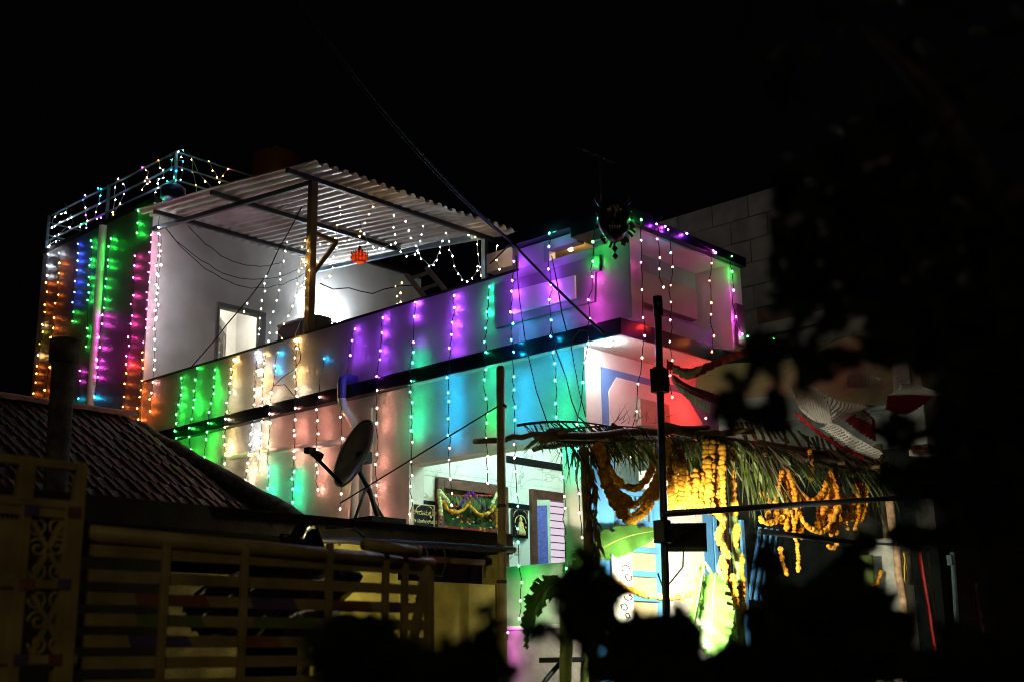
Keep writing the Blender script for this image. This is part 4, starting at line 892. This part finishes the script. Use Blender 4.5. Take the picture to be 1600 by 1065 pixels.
t6 = thing('tent_cloth', 'last white ruffle at the right, low under the tent', 'tent cloth', TCG)
frill(t6, [(1420,702),(1445,702),(1466,708)], [(1424,711),(1445,712),(1464,711)], -1.8,-1.78, CLOTHW, 12, .03, 'white_ruffle')
frill(t6, [(1424,696),(1445,698),(1462,703)], [(1422,704),(1445,705),(1464,709)], -1.76,-1.74, CLOTHR, 10, .02, 'red_frill')
# right-hand odds and ends
yq = -1.2
cp = thing('concrete_post', 'square grey concrete post at the right of the pandal', 'post')
a, b = hit(1400,862,1,yq), hit(1437,1040,1,yq)
box('post_shaft', (a.x,yq,.5),(a.x+.34,yq+.3,a.z+.15), CONC, cp, .01)
wpst = thing('wooden_post', 'peeled wooden post leaning against the concrete post', 'post')
pole('post_shaft', hit(1418,985,1,yq-.1)+Vector((.05,0,-.9)), hit(1390,780,1,yq-.1), .04, mat('peeled_wood',(.42,.28,.18),.7,.2,var=.3,scale=15), wpst)
rp = thing('red_pole', 'thin red painted pole leaning right of the concrete post', 'pole')
tube('pole_shaft', [hit(1462,1020,1,yq-.1), hit(1436,862,1,yq-.1)], .022, mat('red_enamel',(.55,.05,.05),.4,.5), rp, 10)
sp2 = thing('cane_pole', 'slim brown cane beside the red pole', 'pole')
tube('pole_shaft', [hit(1468,1008,1,yq-.05), hit(1450,862,1,yq-.05)], .014, BAMBOO, sp2, 8)
gp = thing('zinc_pipe', 'grey-green zinc pipe standing right of the cane', 'pipe')
tube('pipe_shaft', [hit(1496,985,1,yq), hit(1488,862,1,yq)], .026, mat('zinc_pipe_paint',(.25,.32,.32),.4,.5), gp, 10)
box('pipe_joint', hit(1485,875,1,yq-.03)-Vector((.03,.03,.05)), hit(1485,875,1,yq-.03)+Vector((.02,.03,.06)), MATS['zinc_pipe_paint'], gp)
bp2 = thing('brown_post', 'dim brown wooden post near the blue tarpaulin', 'post')
pole('post_shaft', hit(1535,1000,1,yq), hit(1524,910,1,yq), .03, WOOD, bp2)
bt = thing('blue_tarpaulin', 'bright blue tarpaulin bundle at the right edge', 'tarpaulin')
frill(bt, [(1560,893),(1585,892),(1612,892)], [(1564,915),(1585,917),(1612,915)], -1.0,-1.05, TARPB, 4, .03, 'tarpaulin_fold')
frill(bt, [(1560,890),(1585,888),(1612,888)], [(1560,894),(1585,893),(1612,893)], -1.0,-1.05, CLOTHW, 4, .02, 'white_hem')
frill(bt, [(1546,930),(1550,930),(1555,931)], [(1548,958),(1552,960),(1556,958)], -1.0,-1.02, TARPB, 2, .02, 'tarpaulin_fold')
yr = thing('yellow_rope', 'yellow rope tied round the concrete post', 'rope')
for k in range(2): tube('rope_end', [hit(1412+4*k,862,1,yq-.02), hit(1416-3*k,885,1,yq-.02), hit(1412+2*k,910,1,yq-.02)], .008, mat('yellow_nylon',(.6,.42,.05),.6,.3), yr, 5)
# motor vehicle-like stand beside the low wall
ms = thing('metal_stand', 'black metal stand with yellow leg at the bottom of the low wall', 'stand')
a = hit(872,1030,1,-.5); b = hit(925,1030,1,-.5)
box('stand_top', (a.x,-.56,a.z-.02),(b.x,-.30,a.z+.02), BLACK, ms)
tube('stand_leg', [hit(878,1032,1,-.45), hit(852,1062,1,-.45), hit(835,1100,1,-.45)], .02, BLACK, ms, 8)
tube('stand_leg', [hit(884,1032,1,-.5), hit(876,1100,1,-.5)], .03, BLACK, ms, 8)
tube('yellow_leg', [hit(922,1034,1,-.5), hit(925,1110,1,-.5)], .03, mat('pale_yellow_paint',(.6,.6,.25),.5,.4), ms, 10)

# ---------------------------------------------------------------- grey block house behind
BH = thing('block_house', 'unplastered grey cement-block house rising behind the balcony', 'building')
bxp = 4.6; bt_ = 7.5; rr = random.Random(5)
box('mortar_core', (bxp+.012,-1.1,4.0),(bxp+3,2.6,bt_-.01), MORTAR, BH, 0); box('shaded_base', (bxp+.014,-1.1,0),(bxp+3,2.6,3.998), DARKC, BH, 0)  # base painted near black, standing in for the unlit lower wall
bmesh_cache = {}
def blockmesh(l):
    if l in bmesh_cache: return bmesh_cache[l]
    g = G(); g.box((0,0,0),(.2,l,.29)); o = g.build('cement_block', BLOCK); me = o.data; bpy.data.objects.remove(o); bmesh_cache[l] = me; return me
zz = bt_-.3; row = 0
while zz > 4.3:
    y = 2.6 - (.27 if row%2 else 0)
    while y > -.6:
        if not (5.6 < zz+.15 < 6.0 and -.9 < y-.25 < 1.0):
            o = bpy.data.objects.new('cement_block', blockmesh(.53)); link(o, BH); o.location = (bxp-rr.uniform(0,.014), y-.535, zz)
        y -= .545
    zz -= .305; row += 1
box('lintel_beam', (bxp-.05,-.95,5.6),(bxp+.1,1.0,5.75), CONC, BH)
box('shutter_board', (bxp+.005,-.9,5.75),(bxp+.03,.95,6.0), mat('old_wood_board',(.12,.07,.045),.8,.2), BH)
box('plaster_band', (bxp-.06,-1.0,4.5),(bxp-.03,.9,5.35), CONC, BH, .004)

# ---------------------------------------------------------------- neighbour's tiled house
NH = thing('tiled_house', 'low neighbour house with a dark red clay tile roof', 'building')
vx = -1.2; ey, ez = 2.55, 2.80; ezv = 3.02; ry, rzz = 5.62, 4.42
sl = Vector((0, ey-ry, ez-rzz)); sln = sl.length; sd3 = sl.normalized(); up3 = Vector((0,-sl.z,sl.y)); up3 = Vector((0, sd3.z, -sd3.y))
if up3.z < 0: up3 = -up3
NTX, NTY = 22, 11
# one clay tile: flat pan with two ridges and a roll
def tilemesh():
    g = G(); w_ = .232; l = .34; prof = [(0,.0),(.012,.03),(.035,.03),(.05,.006),(.10,.006),(.115,.022),(.13,.022),(.145,.006),(.2,.006),(w_,.0)]
    v = [(x,0,z+.03) for x,z in prof]+[(x,-l,z+.005) for x,z in prof]+[(x,-l,z-.015) for x,z in prof]; n = len(prof)
    f = [(i,i+1,n+i+1,n+i) for i in range(n-1)]+[(n+i,n+i+1,2*n+i+1,2*n+i) for i in range(n-1)]
    g.add(v,f); o = g.build('roof_tile', TERRA); me = o.data; bpy.data.objects.remove(o); return me
tm = tilemesh()
BASIS = Matrix((Vector((1,0,0)), -sd3, up3)).transposed()
# NTX columns from the verge leftwards, the nearest ones first
for j in range(NTY):
    for i in range(NTX):
        o = bpy.data.objects.new('roof_tile', tm); link(o, NH)
        P = Vector((vx-.08-.232*(i+1), ry, rzz)) + sd3*(j*sln/NTY) + up3*(.012+R.uniform(-.004,.006))
        M4 = BASIS.to_4x4(); M4 = Matrix.Rotation(R.uniform(-.02,.02),4,'Z') @ M4; M4.translation = P; o.matrix_world = M4
G().prism([Vector((vx-6,ry,rzz)), Vector((vx,ry,rzz)), Vector((vx,ey,ez)), Vector((vx-6,ey,ez))], -up3*.05).build('roof_boarding', WOOD, NH)
g = G(); g.prism([Vector((vx-6,ry,rzz)), Vector((vx,ry,rzz)), Vector((vx,ry+3,rzz-1.4)), Vector((vx-6,ry+3,rzz-1.4))], (0,0,-.06)); g.build('rear_roof_slope', TERRA, NH)
for k in range(12):
    a = Vector((vx-.06-.36*k, ry, rzz+.035)); g = G(); n=8
    pts = [Vector((0, .12*math.cos(math.pi*t/n), .085*math.sin(math.pi*t/n))) for t in range(n+1)]
    v = [a+p for p in pts]+[a+p*.9+Vector((-.38,0,.012)) for p in pts]; mesh('ridge_tile', v, [(i,i+1,n+2+i,n+1+i) for i in range(n)], mat('ridge_clay',(.20,.075,.06),.6,.3,var=.3), NH, True)
# mossy verge
a, b = Vector((vx+.04,ry+.1,rzz+.04)), Vector((vx+.04,ey-.45,ezv-.12))
g = G(); n = 16
for i in range(n):
    pass
P = [a.lerp(b,i/n)+up3*(-.06+.008*math.sin(i*2.1)) for i in range(n+1)]
g.tube(P, [.085+.01*math.sin(i*1.7) for i in range(n+1)], 8); g.build('verge', MOSS, NH, True)
G().prism([Vector((vx-.03,ry+.05,rzz-.05)),Vector((vx-.03,ry+.05,rzz+.0)),Vector((vx-.03,ey-.4,ezv-.16)),Vector((vx-.03,ey-.4,ezv-.6))], (.12,0,0)).build('verge_wall', DARKC, NH)
G().prism([Vector((vx+.08,ry,rzz)),Vector((vx+.08,ey,ez)),Vector((vx+.08,ey,0)),Vector((vx+.08,ry,0))], (-.2,0,0)).build('gable_wall', DARKC, NH)
box('front_wall', (vx-6,ey+.2,0),(vx+.05,ey+.4,ez-.05), DARKC, NH, 0)
# ---------------------------------------------------------------- shed in front
SH = thing('shed', 'low yellow shed with a dark flat concrete roof edge', 'shed')
ys = -.2
box('roof_edge', (-5.6,ys-.02,2.54),(-1.23,ys+.12,2.70), DARKC, SH, .01)
box('roof_slab', (-5.6,ys+.121,2.55),(-1.23,2.2,2.66), DARKC, SH, 0)
box('yellow_wall', (-3.20,ys+.02,0),(-2.42,ys+.16,2.538), YELW, SH, .004)
box('yellow_wall', (-2.415,ys+.02,0),(-1.40,ys+.14,2.30), YELW, SH, .012)
box('side_post', (-1.37,ys+.01,0),(-1.29,ys+.2,2.536), YELW, SH)
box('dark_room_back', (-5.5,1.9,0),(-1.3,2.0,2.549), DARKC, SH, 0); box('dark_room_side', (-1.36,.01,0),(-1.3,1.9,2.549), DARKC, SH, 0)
box('shaded_wall', (-5.4,ys+.03,0),(-4.35,ys+.16,2.4), DARKC, SH, .004); box('yellow_wall', (-4.345,ys+.03,0),(-3.75,ys+.16,2.28), mat('shaded_yellow_limewash',(.30,.26,.11),.85,.2,dirt=(.10,.08,.035),scale=6,bump=.5), SH, .004)  # left walls painted darker, in place of the lamp light fading out
box('lintel', (-2.41,ys+.03,2.44),(-1.5,ys+.09,2.49), WOOD, SH)
rod = thing('roof_rod', 'dark rod with ties lying along the shed front under its roof edge', 'rod')
r0, r1 = hit(440,838,1,ys-.25), hit(803,858,1,ys-.25)
G().tube([r0.lerp(r1,i/16)+Vector((0,0,R.uniform(-.004,.004))) for i in range(17)], [.026+R.uniform(-.004,.004) for i in range(17)], 9).build('rod_shaft', mat('blue_black_wrap',(.02,.02,.05),.5,.4), rod, True)
for k in range(9):
    p = r0.lerp(r1,.12+.1*k); G().tube([p+Vector((-.006,0,-.035)),p+Vector((.006,0,.035))],.008,6).build('tie', WIRE, rod)
for px in (665,692):
    tube('loose_tie', [hit(px,852,1,ys-.24), hit(px+6,875,1,ys-.2), hit(px-2,900,1,ys-.2), hit(px-12,898,1,ys-.2)], .007, WIRE, rod, 5)
yl = thing('assumed_yard_lamp', 'assumed bulb added under the shed eave behind the double uprights of the slatted gate', 'lamp')  # no lamp in view here; assumed, and added to light the yellow wall
lp = hit(600.5,902,1,ys-.62)
tube('bulb_glass', [(lp.x,ys-.62,lp.z),(lp.x,ys-.62,lp.z+.05)], .014, emit('assumed_yard_bulb',(1,.85,.38),800), yl, 10)
tube('bulb_holder', [(lp.x,ys-.62,lp.z+.05),(lp.x,ys-.62,lp.z+.14)], .02, BLACK, yl, 8)
tube('bulb_arm', [(lp.x,ys-.62,lp.z+.14),(lp.x,ys-.3,2.6),(lp.x,ys,2.62)], .008, WIRE, yl, 6)
yp2 = thing('metal_pole', 'tall yellowed metal pole standing before the porch', 'pole')
a = hit(782,576,1,-.42); b = hit(785,1000,1,-.42)
tube('pole_shaft', [(b.x-.01,-.42,0),(a.x,-.42,a.z)], .034, YPOLE, yp2, 14)
tube('pole_cap', [(a.x,-.42,a.z),(a.x,-.42,a.z+.025)], [.034,.02], STEEL, yp2, 12)
for py in (634,790,908):
    p = hit(784,py,1,-.42); tube('pole_band', [p+Vector((0,0,-.012)),p+Vector((0,0,.012))], .04, STEEL, yp2, 12)
# plastic sheet bundle
ps = thing('plastic_sheet', 'crumpled black plastic sheet hung behind the gate', 'sheet')
g = G(); nx, ny = 26, 18; v = []
ctr = hit(455,845,1,ys-1.0)
for j in range(ny+1):
    for i in range(nx+1):
        s, t_ = i/nx, j/ny; px = 300+250*s - 130*(1-s)*t_*0 ; top = 822 if .55 < s < .85 else 850+ (abs(s-.7)-.15)*160
        py = top+(1000-top)*t_ ; p = hit(px, py, 1, ys-1.0); p.y += .07*math.sin(s*17+t_*5)+.05*math.sin(t_*11+s*8)+R.uniform(-.02,.02); p.z += R.uniform(-.012,.012); v.append(p)
mesh('sheet_folds', v, [(j*(nx+1)+i,j*(nx+1)+i+1,(j+1)*(nx+1)+i+1,(j+1)*(nx+1)+i) for j in range(ny) for i in range(nx)], PLAST, ps, True)
# satellite dish
DS = thing('satellite_dish', 'grey satellite dish on a tripod standing on the shed roof', 'satellite dish')
dc = at(554,707,10.6); look = (Vector((-.62,.35,.42))).normalized()
toc = (CAM-dc).normalized(); rgt = toc.cross(Vector((0,0,1))).normalized()
look = (toc*.30 - rgt*(-.88) + Vector((0,0,.42))).normalized()
look = (toc*.52 + (-RT)*.80 + Vector((0,0,.40))).normalized()
u = look.cross(Vector((0,0,1))).normalized(); vv = u.cross(look)
g = G(); n = 32; rings = 7; v = []; f = []
for k in range(rings+1):
    r = .31*k/rings
    for j in range(n):
        a_ = 2*math.pi*j/n; v.append(dc+u*(r*math.cos(a_)*.92)+vv*(r*math.sin(a_))+look*(r*r*.62-.05))
f = [(k*n+j,k*n+(j+1)%n,(k+1)*n+(j+1)%n,(k+1)*n+j) for k in range(rings) for j in range(n)]
DM = mat('dish_grey_paint',(.30,.30,.31),.4,.5,var=.2,scale=10,bump=.1)
d_o = mesh('reflector', v, f, DM, DS, True); so_ = d_o.modifiers.new('thick','SOLIDIFY'); so_.thickness = .012
tube('rim', [dc+u*(.31*math.cos(a_)*.92)+vv*(.31*math.sin(a_))+look*(.31*.31*.62-.05) for a_ in [2*math.pi*i/40 for i in range(41)]], .009, DM, DS, 6)
low = dc-vv*.295+look*.02; fd_ = at(484,704,10.35)
tube('feed_arm', [low, low.lerp(fd_,.5)-Vector((0,0,.0)), fd_], .016, STEEL, DS, 8)
G().tube([fd_-look*.02, fd_-look*.05, fd_-look*.12],[.03,.035,.03],12).build('feed_horn', BLACK, DS, True)
box('receiver', fd_+Vector((-.04,-.03,-.02)), fd_+Vector((.05,.03,.03)), BLACK, DS)
base = at(590,806,10.75); kn = at(562,737,10.75)
tube('mast', [dc-look*.07, kn+Vector((0,0,.03)), kn, kn.lerp(base,.4)+Vector((.03,0,0)), base], .022, STEEL, DS, 10)
for px, dd in ((552,10.7),(604,10.9)): tube('tripod_leg', [kn.lerp(base,.35), at(px,808,dd)-Vector((0,0,.05))], .013, STEEL, DS, 8)
box('foot_plate', base+Vector((-.2,-.15,-.09)), base+Vector((.2,.15,-.02)), DARKC, DS)
box('clamp', dc-look*.1+Vector((-.05,-.05,-.05)), dc-look*.1+Vector((.05,.05,.05)), STEEL, DS)
# dark round post by the tiled roof
rp2 = thing('round_post', 'dark round chimney post with a collar before the tiled roof', 'post')
a = hit(101,545,1,.6); b = hit(95,760,1,.6)
tube('post_shaft', [(b.x,.6,0),(a.x,.6,a.z)], .075, MOSS, rp2, 18); tube('post_collar', [(a.x,.6,a.z-.09),(a.x,.6,a.z+.06)], .095, MOSS, rp2, 18)

# ---------------------------------------------------------------- gate in front
yg = -2.5
GT = thing('slatted_gate', 'cream iron gate of wide flat bars with coloured dashes, in the foreground', 'gate')
def gx(px, py): return hit(px, py, 1, yg)
g0, g1 = gx(105,829), gx(675,882)
tube('top_pipe', [g0, g1], .034, GATEP, GT, 14)
g2, g3 = gx(540,862), gx(636,868); tube('bolt_pipe', [gx(555,868)+Vector((0,-.06,.05)), gx(640,864)+Vector((0,-.06,0))], .028, GATEP, GT, 12)
xs = (g0.x, g1.x)
slatz = [2.145,2.05,1.965,1.885,1.805,1.725,1.64,1.56,1.48,1.38]
for k, z in enumerate(slatz):
    box('slat', (xs[0],yg-.006,z-.022),(xs[1]-.05,yg+.006,z+.024), GATEP, GT, .002)
for z, a_, b_, m in ((1.965,.155,.34,GATERED),(1.965,.44,.575,GATEPUR),(1.885,.16,.33,GATEGRN),(1.885,.45,.64,GATEGRN),(1.965,.66,.80,GATERED),(1.885,.7,.8,GATEGRN),(1.805,.145,.30,GATEPUR),(1.805,.43,.53,GATERED),(1.805,.6,.72,GATEPUR),(1.965,.83,.90,GATEPUR)):
    xa = xs[0]+(xs[1]-xs[0])*a_; xb = xs[0]+(xs[1]-xs[0])*b_
    G().prism([(xa+.02,yg-.0062,z-.0225),(xb-.0,yg-.0062,z-.0225),(xb-.03,yg-.0062,z+.0245),(xa,yg-.0062,z+.0245)], (0,-.003,0)).build('paint_dash', m, GT)
for px in (255,378,510,598,628):
    p = gx(px,870); box('upright', (p.x-.016,yg-.034,.1),(p.x+.016,yg-.010,p.z+.06), GATEP, GT, .003)
p = gx(655,890); G().bar((p.x+.03,yg-.02,p.z+.02),(p.x-.06,yg-.02,p.z-.36),.04,.03).build('brace', GATEP, GT)
p = gx(678,886); box('end_upright', (p.x-.05,yg-.02,.1),(p.x-.015,yg+.02,p.z+.02), GATEP, GT, .003)
p = gx(636,862); tube('bolt_end', [p+Vector((0,-.06,0)),p+Vector((.02,-.06,0))], .032, GATEP, GT, 12)
GL = thing('ornate_gate', 'tall cream gate leaf with scroll work at the left edge', 'gate')
yl_ = yg-.12
def lx(px,py): return hit(px,py,1,yl_)
a = lx(122,722); t0 = a.z
for (px, w_) in ((122,.04),(108,.035),(40,.04),(-60,.04)):
    p = lx(px, 780); box('stile', (p.x-w_/2,yl_-.02,.1),(p.x+w_/2,yl_+.02,t0 if px in(122,) else lx(px,790).z), GATEP, GL, .003)
p = lx(40,740); box('stile', (p.x-.03,yl_-.018,lx(40,782).z),(p.x+.03,yl_+.018,t0), GATEP, GL, .003)
for py in (722,785,800,912,1030):
    z = lx(60,py).z; box('rail', (lx(-200,py).x,yl_-.015,z-.016),(lx(118,py).x,yl_+.015,z+.016), GATEP, GL, .003)
for c0, c1, zc_ in ((40,108,856),(40,108,970)):
    for k in range(3):
        for s in (-1,1):
            pc = lx(74+s*15, zc_-35+35*k); L = []
            for i in range(22):
                t_ = i*.42; rr_ = .038*(1-t_/11); L.append(pc+Vector((s*rr_*math.cos(t_), 0, rr_*math.sin(t_)*(1 if k%2 else -1))))
            tube('scroll', L, .006, GATEP, GL, 6)
    for s in (-1,1): G().bar(lx(74+s*26,zc_-48), lx(74-s*26,zc_+52), .012,.018).build('diagonal', GATEP, GL)
box('panel_sheet', (lx(-200,900).x,yl_-.004,.1),(lx(37,900).x,yl_+.004,lx(20,812).z), GATEP, GL, 0)
for k in range(5):
    p = lx(6+k*7,806); tube('scroll', [p+Vector((.014*math.cos(t_*.7),0,.014*math.sin(t_*.7))) for t_ in range(9)], .004, GATEP, GL, 5)
for px,py,m in ((45,797,GATEPUR),(112,800,GATERED),(38,913,GATERED),(96,912,GATEPUR),(28,1030,GATEPUR),(82,1030,GATERED)):
    p = lx(px,py); box('colour_patch', (p.x-.026,yl_-.024,p.z-.02),(p.x+.026,yl_-.0205,p.z+.02), m, GL, 0)

# ---------------------------------------------------------------- near foliage, out of focus
def near_leaves(t, name, blobs, seed):
    rr = random.Random(seed); V = []; Fc = []
    for px, py, rx, ry_, d, n, s in blobs:
        for _ in range(n):
            a_ = rr.uniform(0,2*math.pi); q = math.sqrt(rr.random()); dd = d*rr.uniform(.88,1.15)
            c_ = at(px+rx*q*math.cos(a_), py+ry_*q*math.sin(a_), dd); ls = s*rr.uniform(.7,1.3)
            ax = Vector((rr.gauss(0,1),rr.gauss(0,1),rr.gauss(-.4,.7))).normalized(); nn = (Vector((rr.gauss(0,.7),rr.gauss(0,.7),rr.gauss(0,.7)))-FW*.9); sd = ax.cross(nn)
            sd = sd.normalized() if sd.length > .05 else Vector((1,0,0)); nn = sd.cross(ax); k = len(V)
            V += [c_-ax*ls*.5, c_-ax*ls*.15+sd*ls*.27+nn*ls*.05, c_+ax*ls*.2+sd*ls*.22+nn*ls*.05, c_+ax*ls*.55, c_+ax*ls*.2-sd*ls*.22+nn*ls*.05, c_-ax*ls*.15-sd*ls*.27+nn*ls*.05, c_, c_+ax*ls*.25]
            Fc += [(k,k+1,k+6),(k+1,k+2,k+7,k+6),(k+2,k+3,k+7),(k,k+6,k+5),(k+5,k+6,k+7,k+4),(k+4,k+7,k+3)]
    o = mesh(name, V, Fc, LEAF, t); return o
ft = thing('garden_tree', 'dark out-of-focus tree hanging over the right side, close by', 'tree')
near_leaves(ft, 'crown', [
 (1420,120,240,170,2.2,70,.07),(1290,330,80,110,2.0,120,.06),(1265,430,60,60,2.0,40,.05),(1390,300,90,130,2.0,110,.07),(1480,380,160,130,2.1,110,.07),(1560,560,90,130,2.0,90,.07),
 (1440,490,150,50,2.0,90,.06),(1250,470,50,30,1.9,10,.05),(1190,590,26,70,1.8,18,.05),(1142,628,22,42,1.8,22,.045),(1180,650,50,26,1.8,18,.05),(1290,560,60,30,1.9,34,.05),(1210,540,40,14,1.9,8,.05),
 (1410,552,60,16,2.0,26,.05),(1405,676,24,26,1.9,14,.045),(1425,745,50,26,1.9,26,.05),(1540,690,74,70,2.0,95,.06),(1540,800,60,36,2.0,46,.055),(1470,760,50,40,2.0,20,.05),(1385,668,14,24,1.9,8,.045),(1440,840,60,16,1.9,26,.05),
 (1500,842,40,10,1.9,14,.045),(1540,590,60,60,2.0,90,.06),(1565,690,45,90,2.0,60,.06),(1500,520,120,60,2.1,80,.06),(1560,420,60,120,2.1,60,.07),(1350,440,60,50,2.0,34,.05),(1345,850,30,14,1.9,10,.045)], 11)
br = [at(1700,300,2.2), at(1560,330,2.15), at(1420,400,2.1), at(1300,430,2.0), at(1210,560,1.9)]
G().tube(br,[.05,.035,.022,.013,.006],8).build('limb', BARK, ft, True)
G().tube([at(1700,300,2.2), at(1600,560,2.1), at(1500,660,2.0), at(1400,690,1.95)],[.05,.03,.018,.006],8).build('limb', BARK, ft, True)
G().tube([Vector((at(1820,600,2.3).x,at(1820,600,2.3).y,0)), at(1800,700,2.3), at(1700,300,2.2), at(1620,-100,2.3)],[.09,.08,.06,.03],10).build('trunk', BARK, ft, True)
G().tube([at(1560,330,2.15), at(1450,140,2.2), at(1350,40,2.2)],[.03,.02,.006],8).build('limb', BARK, ft, True)
for k in range(34):
    x_, y_ = R.uniform(1190,1580), R.uniform(60,860); p = at(x_,y_,R.uniform(1.85,2.15))
    G().tube([p, p+Vector((R.uniform(-.08,.08),R.uniform(-.08,.08),R.uniform(-.05,.09))), p+Vector((R.uniform(-.15,.15),R.uniform(-.12,.12),R.uniform(-.05,.16)))],[.004,.003,.0012],5).build('twig', BARK, ft)
fb = thing('garden_bush', 'black out-of-focus bush in the lower right foreground', 'bush')
near_leaves(fb, 'foliage', [
 (1010,1010,60,55,1.7,60,.05),(915,880,26,26,1.7,12,.045),(930,950,38,80,1.7,50,.05),(895,930,26,40,1.7,24,.045),(860,985,50,12,1.7,14,.045),(1060,985,24,40,1.7,22,.045),
 (1200,1040,150,34,1.7,110,.055),(1300,980,120,70,1.8,110,.055),(1190,870,26,60,1.7,20,.045),(1200,980,36,40,1.7,30,.05),(1290,930,40,30,1.8,26,.045),(1350,960,60,50,1.8,46,.05),(1480,1040,150,24,1.8,80,.055),(1420,960,20,40,1.8,8,.045),
 (1520,1005,40,40,1.9,24,.05),(1330,890,30,24,1.8,14,.045),(1020,1050,100,20,1.7,50,.05)], 12)
for x0_, y0_ in ((930,1000),(1010,1010),(1200,1000),(1300,980),(1450,1020)):
    p = at(x0_,y0_,1.75); G().tube([Vector((p.x,p.y,0)), p],[.02,.006],6).build('stem', BARK, fb, True)
f2 = thing('garden_bush', 'black blurred bush at the bottom before the slatted gate', 'bush')
near_leaves(f2, 'foliage', [(560,1010,70,44,1.5,80,.05),(640,1040,110,34,1.5,90,.05),(765,1000,18,60,1.5,28,.045),(770,1050,30,30,1.5,20,.045),(700,1050,60,20,1.5,40,.045)], 13)
for x0_, y0_ in ((560,1020),(640,1040),(765,1000)):
    p = at(x0_,y0_,1.5); G().tube([Vector((p.x,p.y,0)), p],[.02,.006],6).build('stem', BARK, f2, True)
